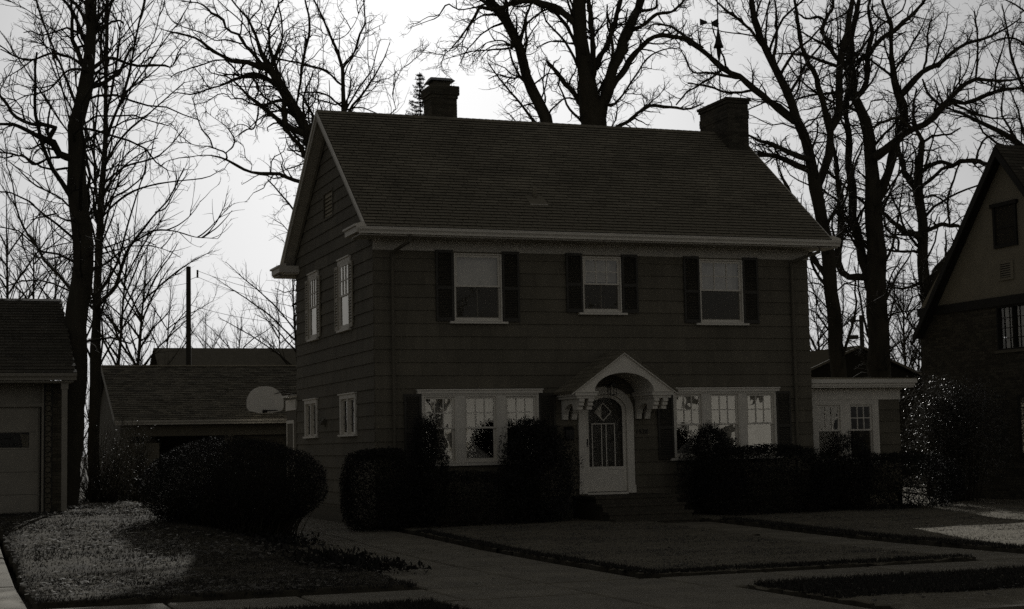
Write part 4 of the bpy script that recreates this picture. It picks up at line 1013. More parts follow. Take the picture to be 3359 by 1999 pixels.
wire('overhead_wire', 'wire running left from the pole behind the thin trees', at_Y(459, 690, 42), at_Y(60, 705, 46), .3)
p2, x, h, r_ = upole(2097, 768, 900, 40, 'dark utility pole seen between the trunks on the right', 11, True)
q = MB(); xa = float(at_Y(2072, 785, 40)[0]); q.box(xa, x, 39.9, 39.96, h-.35, h-.25); q.box(xa-.02, xa+.05, 39.9, 39.98, h-.62, h-.1); q.box(xa+.18, xa+.25, 39.9, 39.98, h-.4, h-.12); q.build('crossarm', M['pole'], p2)
q = MB(); xa = float(at_Y(2078, 822, 40)[0]); zz_ = float(at_Y(2078, 822, 40)[2]); q.tube([(xa, 39.9, zz_-.1), (xa, 39.9, zz_+.1)], .22, 12); q.tube([(xa, 39.9, zz_-.02), (x, 39.95, zz_-.02)], .03, 5); q.build('transformer', M['pole'], p2)

# ------------------------------------------------------------------ trees
def nrm(a): return a/(np.linalg.norm(a, axis=-1, keepdims=True)+1e-12)
def tubes(P, Rd, sides):
    """P (N,M,3), Rd (N,M) -> verts, quads"""
    N, Mn, _ = P.shape
    T = np.empty_like(P); T[:, 1:-1] = P[:, 2:]-P[:, :-2]; T[:, 0] = P[:, 1]-P[:, 0]; T[:, -1] = P[:, -1]-P[:, -2]
    T = nrm(T); mean = nrm(P[:, -1]-P[:, 0])
    ref = np.where(np.abs(mean[:, 2:3]) < .8, np.array([[0, 0, 1.]]), np.array([[1., 0, 0]]))
    A = nrm(np.cross(np.repeat(ref[:, None], Mn, 1), T)); B = np.cross(T, A)
    a = np.arange(sides)*2*math.pi/sides
    V = P[:, :, None] + Rd[:, :, None, None]*(np.cos(a)[None, None, :, None]*A[:, :, None] + np.sin(a)[None, None, :, None]*B[:, :, None])
    idx = np.arange(N*Mn*sides).reshape(N, Mn, sides); nx_ = np.roll(idx, -1, 2)
    F = np.stack([idx[:, :-1], nx_[:, :-1], nx_[:, 1:], idx[:, 1:]], -1).reshape(-1, 4)
    return V.reshape(-1, 3), F
def smooth_line(pts, n):
    """Catmull-Rom through pts (k,c) resampled to n"""
    p = np.asarray(pts, float); k = len(p)
    d = np.concatenate([[0], np.cumsum(np.linalg.norm(np.diff(p[:, :3], axis=0), axis=1))]); d /= d[-1]
    q = np.concatenate([[2*p[0]-p[1]], p, [2*p[-1]-p[-2]]])
    t = np.linspace(0, 1, n); out = []
    for s in t:
        i = min(np.searchsorted(d, s, 'right')-1, k-2); i = max(i, 0)
        u = (s-d[i])/(d[i+1]-d[i]+1e-12)
        a, b_, c, e_ = q[i], q[i+1], q[i+2], q[i+3]
        out.append(.5*((2*b_) + (c-a)*u + (2*a-5*b_+4*c-e_)*u*u + (3*b_-3*c+e_-a)*u**3))
    return np.array(out)
def grow(P, Rd, per_m, Lmul, Lmin, Lmax, ang, wig, up, M2, rfac, rmin, rmax, t0=.15, t1=1.0, curl=0.0, rng=RNG, tipbias=0.0):
    """children of all parent lines, vectorised; returns (points, radii)"""
    seg = np.linalg.norm(np.diff(P, axis=1), axis=2); L = seg.sum(1)
    n = rng.poisson(np.maximum(L*per_m, .02)); n = np.minimum(n, 60)
    par = np.repeat(np.arange(len(P)), n); N = len(par)
    if N == 0: return np.zeros((0, M2, 3)), np.zeros((0, M2))
    t = t0 + (t1-t0)*rng.random(N)**(1.0/(1.0+tipbias)); Mn = P.shape[1]
    x = t*(Mn-1); i = np.minimum(x.astype(int), Mn-2); f = (x-i)[:, None]
    st = P[par, i]*(1-f) + P[par, i+1]*f; rp = Rd[par, i]*(1-f[:, 0]) + Rd[par, i+1]*f[:, 0]
    tan = nrm(P[par, i+1]-P[par, i])
    rv = rng.normal(size=(N, 3)); side = nrm(rv - (rv*tan).sum(1, keepdims=True)*tan)
    a = np.clip(rng.normal(ang, .28, N), .15, 1.7)[:, None]
    d = nrm(np.cos(a)*tan + np.sin(a)*side + np.array([0, 0, up]))
    ln = np.clip(L[par]*Lmul*(0.35+rng.random(N)*.9)*(1.15-.75*t), Lmin, Lmax)
    step = (ln/(M2-1))[:, None]
    out = np.empty((N, M2, 3)); out[:, 0] = st
    cv = rng.normal(0, curl, (N, 3)) if curl else 0
    for k in range(1, M2):
        d = nrm(d + rng.normal(0, wig, (N, 3)) + np.array([0, 0, up*.35]) + cv)
        out[:, k] = out[:, k-1] + d*step
    r0 = np.clip(rp*rfac, rmin, rmax); r0 = np.minimum(r0, np.maximum(rp*.9, rmin))
    rr = r0[:, None]*np.linspace(1, .35, M2)[None]
    return out, rr
TRI = [0]
def conv(ox, oy, s):            # a traced view of the frame -> 2494 px frame
    return lambda x, y: ((ox + s*x)/KD, (oy + s*y)/KD)
def tree(label, cat, Y, limbs, cv=None, sw=1.0, seed=1, per=(1.6, 3.0, 4.2), gnarl=.05, lens=((.30, .45, 2.99), (.50, .25, 1.22), (.5, .10, 0.52)), up=.05, wig=(.22, .28, .3), ang=(.85, .8, .8), group='bare trees', name='bare_tree', depth=.35, ground=True, trunk_n=1, curl=0.0, rmins=(.009, .0058, .0042), base_r=None, med=1.0):
    """limbs: list of [(x,y,width), ...] in view pixels; first is the trunk"""
    rng = np.random.default_rng(seed)
    cv = cv or (lambda x, y: (x, y))
    w0 = None; done = []; lines = []
    for li, lb in enumerate(limbs):
        q = np.array([(*cv(x, y), w*sw) for x, y, w in lb], float)
        if li == 0:
            pm = at_Y(q[0, 0], q[0, 1], Y); w0 = float((pm-CAM) @ FW); dep = np.full(len(q), w0) + np.linspace(0, rng.normal(0, .6), len(q))
        else:
            best = None
            for dq, dd in done:
                e_ = np.hypot(dq[:, 0]-q[0, 0], dq[:, 1]-q[0, 1]); k = int(e_.argmin())
                if best is None or e_[k] < best[0]: best = (e_[k], dd[k], dq[k])
            if 1.0 < best[0] < 70: q = np.concatenate([[[best[2][0], best[2][1], q[0, 2]*1.05]], q])
            lenpx = np.hypot(*np.diff(q[:, :2], axis=0).T).sum(); lm = lenpx*KD/FPX*w0
            dep = best[1] + np.linspace(0, 1, len(q))*rng.normal(0, depth)*lm
        pts = np.array([at_dist(a, b_, dd) for (a, b_, _), dd in zip(q, dep)])
        rad = q[:, 2]/2*KD/FPX*dep
        arr = np.concatenate([pts, rad[:, None]], 1)
        dpx = np.stack([q[:, 0], q[:, 1]], 1)
        if li < trunk_n and ground and li == 0:
            g0 = pts[0].copy(); g0[2] = float(gz(g0[0], g0[1])) - .1
            if pts[0][2] > .8:
                mids = [np.append(g0 + (pts[0]-g0)*t, rad[0]*(1 + (base_r or .45)*(1-t)**2)) for t in (0, .12, .35, .7)]
                arr = np.concatenate([np.array(mids), arr])
        n = 30 if li < trunk_n else 18
        sl = smooth_line(arr, n); sl[:, 3] = np.maximum(sl[:, 3], .004)
        gl = np.linalg.norm(np.diff(sl[:, :3], axis=0), axis=1).sum()
        nz_ = rng.normal(0, 1, (n, 3)); nz_ = (nz_ + np.roll(nz_, 1, 0))/2; nz_[0] = 0
        sl[:, :3] += nz_*np.minimum(gnarl*gl*.16, sl[:, 3:4]*(.14 if li < trunk_n else .40))
        sl[:, 3] *= 1 + (.04 if li < trunk_n else .09)*rng.normal(0, 1, n)
        lines.append((sl, li)); done.append((np.stack([np.interp(np.linspace(0, 1, 60), np.linspace(0, 1, len(q)), q[:, 0]), np.interp(np.linspace(0, 1, 60), np.linspace(0, 1, len(q)), q[:, 1])], 1), np.interp(np.linspace(0, 1, 60), np.linspace(0, 1, len(q)), dep)))
    base = lines[0][0][0, :3]
    root = thing(name, label, cat, (float(base[0]), float(base[1]), float(gz(base[0], base[1]))), group)
    for sl, li in lines:
        v, f = tubes(sl[None, :, :3], sl[None, :, 3], 10 if li < trunk_n else 7)
        mesh_obj('trunk' if li < trunk_n else 'limb', np_mesh('limb', v, f, True), M['bark'], root); TRI[0] += len(f)*2
    P1 = np.array([smooth_line(sl, 18) for sl, li in lines])
    R1 = P1[:, :, 3]; P1 = P1[:, :, :3]
    # medium branches first, then twigs on everything; none low on the trunk
    Q, Qr = grow(P1, R1, med, .42, 1.0, 3.6, .62, wig[0]*.55, up+.10, 12, .40, .016, .055, .22, 1.0, curl=curl, rng=rng)
    kq = Q[:, 0, 2] > 4.0 if ground else np.ones(len(Q), bool); Q, Qr = Q[kq], Qr[kq]
    if len(Q):
        Qs = np.array([smooth_line(np.concatenate([a, b_[:, None]], 1), 18) for a, b_ in zip(Q, Qr)])
        P1 = np.concatenate([P1, Qs[:, :, :3]]); R1 = np.concatenate([R1, Qs[:, :, 3]])
    A, Ar = grow(P1, R1, per[0], lens[0][0], lens[0][1], lens[0][2], ang[0], wig[0], up, 8, .42, rmins[0], .028, .18, 1.0, curl=curl, rng=rng)
    keep = A[:, 0, 2] > 2.6 if ground else np.ones(len(A), bool)
    A, Ar = A[keep], Ar[keep]
    B, Br = grow(A, Ar, per[1], lens[1][0], lens[1][1], lens[1][2], ang[1], wig[1], up, 6, .6, rmins[1], .010, .12, 1.0, curl=curl, rng=rng)
    C, Cr = grow(B, Br, per[2], lens[2][0], lens[2][1], lens[2][2], ang[2], wig[2], up, 3, .7, rmins[2], .006, .1, 1.0, curl=curl, rng=rng)
    vs, fs, b0 = [], [], 0
    for (p_, r_, sd_) in ((Q, Qr, 6), (A, Ar, 4), (B, Br, 3), (C, Cr, 3)):
        if len(p_) == 0: continue
        v, f = tubes(p_, r_, sd_); vs.append(v); fs.append(f+b0); b0 += len(v)
    if vs:
        v = np.concatenate(vs); f = np.concatenate(fs)
        mesh_obj('crown', np_mesh('crown', v, f, True), M['twig'], root); TRI[0] += len(f)*2
    return root

# --- old oak at the left, in front of the rear garage
LIM = [
 [(158, 1228, 70), (163, 1120, 66), (170, 1030, 64), (179, 900, 62), (188, 790, 56), (196, 710, 53), (200, 640, 50), (200, 560, 52), (198, 515, 50), (192, 475, 43), (190, 430, 50), (186, 392, 40), (186, 325, 38), (195, 275, 35), (205, 225, 35), (213, 175, 32), (220, 100, 27), (222, 0, 27), (224, -80, 20), (216, -170, 12)],
 [(168, 385, 22), (150, 372, 18), (135, 358, 18), (120, 345, 20), (95, 330, 14), (65, 317, 11), (30, 305, 9), (0, 302, 7), (-50, 290, 4)],
 [(120, 347, 14), (132, 320, 11), (135, 312, 10), (100, 304, 9), (75, 302, 9), (40, 285, 8), (0, 235, 7), (-40, 200, 4)],
 [(145, 383, 6), (118, 385, 6), (85, 400, 6), (55, 382, 5), (0, 372, 3)],
 [(203, 352, 7), (218, 360, 7), (226, 352, 6), (229, 340, 4)],
 [(225, 165, 11), (248, 150, 9), (265, 143, 8), (310, 155, 7), (350, 160, 7), (395, 159, 6), (418, 162, 4), (440, 130, 3)],
 [(228, 85, 9), (248, 68, 7), (270, 55, 6), (290, 50, 5), (302, 58, 5)],
 [(205, 160, 8), (170, 140, 7), (125, 132, 6), (65, 145, 5), (0, 120, 3)],
 [(190, 270, 8), (165, 200, 6), (130, 120, 5), (100, 40, 4), (80, -30, 3)],
 [(216, 60, 12), (190, 20, 8), (150, -20, 6), (110, -60, 4)],
 [(212, 175, 7), (170, 170, 5), (115, 220, 4), (60, 235, 3), (10, 260, 2)],
 [(222, 10, 12), (250, -40, 9), (290, -100, 6)],
]
tree('massive dark old oak trunk rising beside the left garage corner', 'tree', 2.2, LIM, seed=11, per=(3.8, 4.2, 3.6), med=1.0, gnarl=.10, wig=(.30, .34, .34), lens=((.30, .5, 2.53), (.50, .25, 1.08), (.5, .10, 0.45)))
# --- slender maple with many upright stems
LIM = [
 [(226, 1215, 30), (228, 1100, 28), (231, 950, 28), (233, 850, 27), (236, 741, 20), (240, 640, 19), (244, 540, 17), (248, 450, 15), (254, 375, 13), (257, 300, 11), (259, 150, 9), (261, 0, 8), (262, -120, 5)],
 [(238, 500, 9), (232, 415, 6), (230, 330, 5), (240, 230, 4), (248, 100, 4), (252, -40, 3)],
 [(254, 350, 8), (262, 325, 7), (280, 280, 6), (310, 200, 6), (330, 100, 5), (352, 0, 4), (365, -60, 3)],
 [(256, 345, 6), (300, 240, 5), (350, 175, 4), (400, 100, 3), (440, 50, 2)],
 [(254, 398, 6), (310, 320, 5), (360, 280, 4), (450, 200, 2.5)],
 [(252, 450, 6), (290, 415, 5), (320, 400, 4.5), (375, 385, 4), (415, 355, 3), (450, 310, 2)],
 [(247, 534, 6), (262, 515, 5), (290, 488, 5), (340, 460, 4.5), (415, 443, 3.5), (500, 433, 2.5), (545, 410, 1.5)],
 [(240, 622, 4), (280, 610, 3.5), (320, 600, 3), (370, 600, 2.5), (410, 612, 2), (440, 628, 1.5)],
 [(236, 748, 12), (258, 720, 10), (280, 695, 9), (300, 640, 8), (322, 592, 7), (380, 520, 5), (415, 478, 4), (448, 410, 2.5)],
 [(322, 592, 6), (350, 575, 5), (375, 563, 5), (405, 561, 4), (440, 568, 3), (480, 578, 2.5), (530, 582, 1.5)],
 [(380, 517, 4), (402, 508, 3.5), (420, 478, 3), (440, 445, 2), (460, 420, 1.5)],
 [(222, 738, 9), (175, 712, 8), (145, 672, 7), (110, 640, 6), (85, 590, 6), (60, 560, 5), (40, 510, 4), (30, 440, 3), (15, 400, 2)],
 [(228, 520, 7), (176, 508, 5), (148, 482, 5), (108, 462, 4.5), (86, 452, 4), (60, 429, 3.5), (40, 408, 2.5), (0, 380, 2)],
 [(240, 430, 5), (215, 330, 4), (185, 200, 4), (180, 100, 3), (172, 0, 2)],
 [(240, 470, 5), (180, 330, 4), (150, 210, 4), (120, 100, 3), (90, 0, 2)],
 [(240, 420, 5), (150, 300, 3.5), (100, 225, 3), (50, 150, 2.5), (0, 75, 2)],
 [(257, 300, 5), (275, 200, 4), (290, 100, 3), (300, 0, 2)],
 [(258, 200, 4), (245, 100, 3), (225, 0, 2.5)],
 [(255, 370, 5), (290, 290, 4), (330, 190, 3), (375, 90, 2.5), (395, 0, 2)],
 [(238, 600, 4), (190, 590, 3), (130, 600, 2.5), (80, 620, 2)],
 [(238, 640, 4), (170, 620, 3), (110, 632, 3), (50, 600, 2)],
]
tree('slender many-stemmed maple pressed against the big oak trunk', 'tree', 6.0, LIM, seed=12, per=(2.8, 2.8, 2.2), med=.5, gnarl=.02, up=.10, wig=(.10, .14, .16), ang=(.55, .6, .6), lens=((.34, .6, 2.8), (.42, .25, 1.1), (.5, .12, .5)), curl=.05, rmins=(.008, .0055, .004))
# --- oak behind the house, limbs over the side yard
cv = conv(560, 0, .4177)
LIM = [
 [(1250, 1500, 120), (1180, 1250, 105), (1110, 1120, 92), (1050, 1000, 76), (985, 880, 80), (930, 780, 85), (880, 690, 75), (810, 580, 62), (760, 510, 50), (715, 430, 38), (690, 340, 26), (645, 220, 22), (610, 150, 18), (540, 70, 14), (470, 0, 12), (430, -60, 8)],
 [(790, 545, 58), (700, 510, 50), (620, 495, 38), (520, 480, 36), (430, 455, 34), (360, 420, 30), (300, 375, 26), (220, 310, 20), (130, 275, 16), (60, 260, 14), (0, 250, 12), (-80, 230, 6)],
 [(720, 500, 30), (640, 410, 28), (580, 340, 30), (540, 280, 26), (440, 230, 18), (400, 150, 24), (330, 115, 20), (280, 60, 14), (220, 25, 10), (120, 15, 7), (40, 0, 4)],
 [(890, 700, 65), (800, 640, 48), (720, 600, 44), (640, 585, 44), (560, 605, 32), (480, 635, 26), (400, 670, 18), (300, 700, 14), (200, 735, 12), (140, 745, 12), (60, 725, 8), (0, 735, 6)],
 [(1120, 1110, 70), (1000, 1030, 56), (900, 990, 50), (820, 930, 36), (740, 860, 34), (690, 820, 30), (600, 740, 20), (510, 650, 18), (430, 600, 12), (330, 580, 10), (270, 530, 6)],
 [(905, 985, 48), (890, 900, 45), (895, 820, 45), (925, 750, 45)],
 [(900, 785, 32), (800, 805, 26), (720, 830, 26), (640, 820, 14), (560, 775, 14), (480, 780, 10), (440, 740, 9), (380, 740, 8), (280, 800, 7), (180, 825, 5)],
 [(690, 850, 14), (680, 930, 12), (650, 1010, 14), (600, 1015, 10), (530, 1060, 4)],
 [(1180, 1480, 36), (1025, 1430, 32), (930, 1400, 30), (850, 1365, 28), (780, 1365, 26), (700, 1365, 26), (620, 1345, 24), (540, 1310, 22), (470, 1275, 20), (420, 1245, 16), (300, 1220, 10), (220, 1225, 8), (110, 1240, 4)],
 [(445, 1250, 18), (430, 1200, 14), (350, 1170, 12), (300, 1150, 8), (210, 1145, 7), (110, 1120, 5), (20, 1125, 3)],
 [(430, 1205, 12), (490, 1150, 12), (500, 1090, 12), (450, 1010, 9), (390, 960, 6), (330, 920, 4), (270, 870, 3)],
 [(330, 1160, 12), (310, 1100, 12), (250, 1020, 11), (215, 940, 9), (190, 840, 8), (165, 760, 6)],
 [(630, 1340, 7), (635, 1290, 6), (590, 1240, 6), (570, 1150, 5), (500, 1100, 3)],
 [(1100, 1290, 14), (1065, 1280, 12), (980, 1310, 10), (900, 1335, 8), (850, 1355, 5)],
 [(1130, 1300, 42), (1060, 1230, 40), (1010, 1150, 36), (940, 1070, 32), (880, 1000, 30)],
 [(1020, 1190, 16), (960, 1185, 12), (915, 1180, 10)],
 [(960, 850, 26), (990, 800, 18), (1010, 680, 22), (1035, 500, 22), (1060, 380, 22), (1090, 250, 20), (1085, 120, 16), (1060, 30, 12), (1050, -40, 8)],
 [(790, 520, 30), (810, 480, 24), (860, 380, 16), (880, 250, 14), (860, 100, 12), (840, 0, 10), (830, -60, 6)],
 [(800, 470, 20), (860, 470, 16), (980, 490, 16), (1100, 520, 14), (1200, 545, 10), (1290, 590, 6)],
 [(660, 790, 12), (690, 700, 16), (660, 630, 12), (640, 590, 14)],
 [(620, 165, 12), (660, 110, 10), (700, 70, 10), (710, 0, 8)],
 [(550, 270, 14), (560, 150, 10), (545, 80, 8), (600, -10, 5)],
 [(450, 470, 14), (340, 480, 14), (240, 510, 12), (130, 545, 12), (40, 580, 10), (0, 610, 6)],
 [(560, 345, 12), (430, 310, 12), (350, 320, 9), (240, 260, 9), (120, 220, 8), (40, 190, 5)],
 [(440, 480, 18), (500, 540, 14), (540, 590, 12)],
 [(720, 840, 10), (740, 760, 9), (730, 690, 7), (745, 640, 5)],
 [(880, 310, 8), (960, 390, 8), (1010, 420, 7), (1020, 450, 6)],
 [(860, 310, 8), (780, 270, 8), (745, 180, 7), (740, 90, 6), (720, 0, 4)],
]
tree('gnarled oak behind the house reaching low limbs over the side yard', 'tree', 11.0, LIM, cv=cv, sw=.3101, seed=13, per=(4.4, 4.4, 3.8), med=.45, gnarl=.10, wig=(.34, .40, .40), lens=((.34, .45, 1.95), (.50, .25, 1.01), (.5, .10, 0.47)))
# --- smaller tree left of the chimney
cv = conv(1000, 0, .4812)
LIM = [
 [(270, 1100, 60), (265, 755, 32), (260, 600, 28), (252, 450, 24), (200, 300, 18), (140, 180, 15), (110, 80, 12), (60, 0, 10), (20, -80, 6)],
 [(258, 470, 18), (340, 350, 16), (370, 250, 15), (410, 160, 13), (405, 60, 10), (400, 0, 8), (390, -60, 5)],
 [(270, 790, 20), (310, 745, 18), (380, 660, 14), (450, 560, 12), (540, 400, 8), (580, 290, 4)],
 [(450, 545, 7), (430, 400, 6), (430, 250, 5), (440, 120, 3)],
 [(255, 585, 16), (200, 540, 14), (150, 490, 13), (60, 460, 12), (0, 450, 10), (-60, 440, 6)],
 [(262, 735, 16), (200, 690, 14), (150, 650, 13), (60, 630, 12), (0, 630, 10), (-50, 640, 6)],
 [(290, 850, 12), (600, 770, 7), (595, 650, 6), (630, 530, 5), (700, 420, 3), (760, 330, 2)],
 [(180, 275, 8), (270, 250, 7), (340, 160, 5), (380, 60, 4)],
 [(125, 480, 6), (125, 350, 5), (115, 200, 4)],
 [(410, 165, 6), (450, 145, 5), (490, 110, 3)],
]
tree('slim grey tree forking above the ridge left of the narrow chimney', 'tree', 14.0, LIM, cv=cv, sw=.3573, seed=14, per=(4.5, 4.2, 3.4), med=.5, gnarl=.06, wig=(.26, .30, .30), lens=((.30, .4, 1.95), (.50, .25, 0.94), (.5, .10, 0.42)))
# --- big tree behind the middle of the roof
LIM = [
 [(1975, 1500, 190), (1978, 1100, 180), (1975, 850, 170), (1965, 740, 165), (1935, 640, 125), (1920, 560, 112), (1905, 420, 105), (1885, 280, 95), (1875, 150, 90), (1870, 0, 85), (1868, -120, 75), (1880, -260, 55)],
 [(1990, 800, 110), (2040, 680, 92), (2080, 560, 85), (2120, 440, 75), (2160, 330, 75), (2200, 200, 70), (2260, 60, 65), (2300, -60, 56), (2330, -200, 40)],
 [(2080, 600, 50), (2180, 460, 44), (2250, 360, 38), (2330, 270, 34), (2400, 255, 30), (2494, 245, 26), (2600, 262, 20), (2720, 330, 12)],
 [(1940, 1250, 110), (1720, 1000, 98), (1640, 830, 90), (1590, 700, 80), (1540, 580, 75), (1490, 450, 72), (1440, 320, 70), (1400, 210, 65), (1340, 100, 65), (1280, 20, 60), (1230, -60, 52), (1150, -180, 36)],
 [(1872, 200, 56), (1820, 140, 50), (1760, 90, 50), (1680, 45, 48), (1560, 5, 45), (1450, 10, 40), (1360, 40, 30), (1280, 70, 16)],
 [(1860, 330, 34), (1835, 270, 28), (1770, 150, 28), (1700, 85, 22), (1640, 65, 14), (1560, 120, 12), (1500, 190, 12), (1455, 265, 10)],
 [(1960, 560, 46), (1972, 430, 40), (1960, 250, 38), (1945, 100, 35), (1940, -60, 30)],
 [(1985, 470, 44), (2000, 400, 40), (2060, 300, 36), (2110, 150, 34), (2150, 0, 30), (2180, -120, 22)],
 [(1930, 760, 44), (1880, 700, 40), (1790, 590, 36), (1700, 480, 28), (1650, 425, 20)],
 [(1640, 700, 12), (1625, 560, 10), (1640, 430, 8)],
 [(1870, 690, 14), (1780, 670, 12), (1690, 740, 12), (1650, 790, 10), (1600, 800, 6)],
 [(2060, 900, 30), (2170, 850, 26), (2260, 780, 26), (2350, 720, 26), (2420, 725, 24), (2494, 735, 20), (2620, 745, 14), (2720, 700, 8)],
 [(1440, 320, 18), (1350, 335, 14), (1250, 340, 10), (1150, 350, 8), (1050, 380, 5), (960, 400, 3)],
 [(1430, 310, 16), (1375, 300, 12), (1350, 280, 10), (1250, 290, 8), (1180, 340, 5)],
 [(1370, 155, 18), (1250, 200, 12), (1180, 260, 10), (1100, 350, 8), (1050, 450, 4)],
 [(1330, 100, 18), (1210, 110, 12), (1130, 170, 10), (1090, 260, 8), (1040, 320, 4)],
 [(1300, 60, 32), (1200, 60, 24), (1150, 130, 18), (1080, 230, 14), (1000, 330, 8), (940, 380, 4)],
 [(1270, 70, 14), (1180, -20, 18), (1100, -80, 10)],
 [(1260, 20, 14), (1060, 70, 9), (970, 30, 10), (900, 120, 8), (820, 150, 6), (700, 200, 4)],
 [(1500, 520, 16), (1470, 530, 14), (1400, 530, 12), (1320, 510, 10), (1250, 540, 5)],
 [(1400, 535, 10), (1380, 560, 9), (1430, 600, 7), (1440, 640, 4)],
 [(1830, 300, 16), (1740, 285, 12), (1650, 290, 8), (1580, 330, 5)],
 [(2200, 205, 30), (2280, 190, 26), (2340, 140, 24), (2400, 100, 26), (2494, 80, 22), (2570, 20, 14), (2600, -60, 8)],
 [(2250, 80, 24), (2380, 60, 20), (2400, 20, 16), (2380, -40, 10)],
 [(2100, 720, 20), (2220, 570, 14), (2330, 400, 12), (2450, 340, 9), (2560, 330, 5)],
]
tree('broad double-trunked oak towering behind the middle of the roof', 'tree', 12.0, LIM, cv=cv, sw=.3573, seed=15, per=(4.4, 4.6, 3.8), med=1.3, gnarl=.07, wig=(.30, .34, .34), lens=((.26, .5, 2.53), (.50, .25, 1.15), (.5, .10, 0.47)), base_r=.2)
# --- the cluster on the right
cv = conv(2000, 0, .6064)
LIM = [
 [(1235, 2050, 92), (1215, 1750, 82), (1195, 1500, 76), (1170, 1300, 72), (1140, 1150, 68), (1110, 1000, 70), (1085, 880, 60), (1050, 740, 54), (1010, 645, 48), (980, 540, 46), (930, 440, 44), (880, 340, 40), (830, 240, 38), (790, 130, 34), (770, 20, 32), (765, -80, 26)],
 [(1020, 660, 46), (940, 600, 46), (870, 540, 40), (790, 490, 36), (700, 420, 34), (620, 370, 32), (530, 300, 28), (450, 240, 24), (380, 205, 20), (300, 195, 12)],
 [(1140, 1000, 52), (1165, 900, 46), (1185, 780, 46), (1195, 700, 46), (1230, 620, 42), (1245, 480, 40), (1252, 370, 42), (1270, 250, 40), (1290, 150, 36), (1310, 50, 32), (1330, -70, 24)],
 [(1195, 700, 40), (1150, 560, 34), (1110, 420, 32), (1060, 320, 26), (1030, 200, 24), (1010, 100, 20), (1000, 0, 16), (985, -80, 10)],
 [(1095, 930, 38), (980, 880, 32), (900, 850, 26), (820, 840, 18), (740, 820, 12), (660, 830, 6)],
 [(1075, 860, 36), (960, 820, 28), (880, 780, 22), (800, 760, 16), (720, 720, 10)],
 [(1150, 1260, 24), (1120, 1220, 22), (1050, 1150, 22), (980, 1050, 22), (930, 950, 14), (900, 860, 8)],
 [(1190, 1530, 34), (1130, 1440, 30), (1080, 1370, 28), (1020, 1330, 20)],
 [(905, 400, 22), (890, 300, 18), (905, 200, 16), (900, 80, 12), (890, -20, 8)],
 [(830, 250, 18), (740, 140, 16), (660, 80, 14), (590, 20, 10), (540, -40, 6)],
 [(700, 425, 16), (560, 400, 14), (450, 390, 10), (400, 300, 8), (380, 260, 5)],
 [(620, 370, 14), (520, 440, 12), (420, 500, 10), (360, 570, 8)],
 [(790, 490, 16), (640, 500, 14), (540, 470, 12), (420, 450, 8)],
 [(980, 545, 14), (1020, 480, 12), (1035, 380, 10), (1030, 280, 7)],
 [(455, 240, 16), (340, 150, 14), (250, 130, 10), (200, 160, 6)],
 [(1110, 900, 14), (1040, 680, 12), (1000, 660, 12)],
 [(1245, 500, 18), (1060, 520, 12), (960, 560, 8)],
]
tree('tall twin-stemmed oak nearest the right end of the house', 'tree', 13.5, LIM, cv=cv, sw=.4503, seed=16, per=(4.4, 4.6, 3.8), med=1.3, gnarl=.06, wig=(.28, .32, .34), lens=((.26, .5, 2.42), (.50, .25, 1.15), (.5, .10, 0.47)))
LIM = [
 [(1460, 2050, 125), (1450, 1700, 112), (1440, 1484, 105), (1435, 1300, 100), (1430, 1150, 95), (1425, 1000, 85), (1415, 850, 72), (1405, 720, 66), (1370, 620, 56), (1330, 540, 50), (1295, 440, 46), (1290, 330, 42), (1310, 200, 34), (1340, 60, 26), (1360, -60, 18)],
 [(1425, 1600, 60), (1375, 1450, 52), (1345, 1330, 48), (1325, 1200, 46), (1305, 1000, 40), (1295, 850, 38), (1285, 700, 34), (1280, 560, 32), (1300, 450, 28), (1320, 340, 20)],
 [(1440, 850, 54), (1530, 770, 44), (1620, 710, 40), (1720, 660, 36), (1800, 580, 34), (1880, 500, 28), (1970, 430, 24), (2080, 440, 18), (2200, 430, 12), (2300, 400, 6)],
 [(1800, 590, 32), (1850, 560, 30), (1960, 550, 26), (2080, 500, 22), (2241, 475, 14), (2350, 460, 8)],
 [(1450, 1120, 54), (1480, 1020, 50), (1510, 920, 46), (1540, 800, 42), (1590, 680, 42), (1575, 560, 42), (1545, 480, 42), (1530, 380, 30), (1520, 250, 24), (1515, 120, 20), (1480, 30, 16), (1470, -60, 10)],
 [(1570, 500, 42), (1700, 390, 28), (1800, 330, 24), (1900, 250, 20), (2000, 220, 16), (2100, 180, 12), (2220, 100, 8)],
 [(1320, 560, 32), (1385, 450, 30), (1400, 300, 30), (1420, 180, 22), (1400, 60, 16), (1420, -40, 10)],
 [(1295, 390, 30), (1390, 290, 26), (1500, 190, 26), (1600, 110, 22), (1690, 20, 16), (1730, -40, 10)],
 [(1290, 350, 24), (1230, 320, 22), (1170, 220, 26), (1150, 150, 24), (1200, 60, 18), (1210, -20, 14)],
 [(1290, 380, 20), (1150, 330, 18), (1050, 300, 16), (950, 290, 10), (860, 300, 6)],
 [(1430, 1500, 40), (1260, 1484, 40), (1240, 1300, 40), (1250, 1150, 36), (1240, 1020, 30), (1225, 930, 24), (1215, 800, 16)],
 [(1640, 700, 20), (1560, 640, 18), (1480, 660, 16), (1420, 690, 14)],
 [(1800, 585, 18), (1720, 500, 14), (1690, 430, 10)],
 [(1980, 430, 14), (1990, 300, 12), (1985, 180, 9), (1970, 60, 6)],
 [(2080, 500, 12), (2090, 380, 12), (2120, 280, 9), (2150, 160, 6)],
 [(1700, 390, 14), (1720, 260, 12), (1720, 180, 10), (1740, 100, 6)],
 [(1530, 400, 12), (1600, 300, 12), (1660, 200, 9), (1700, 120, 6)],
 [(1520, 130, 12), (1440, 90, 10), (1420, 20, 8)],
 [(1130, 95, 14), (1060, 100, 12), (1000, 60, 8)],
 [(1860, 560, 16), (1960, 610, 14), (2080, 640, 10), (2200, 640, 6)],
]
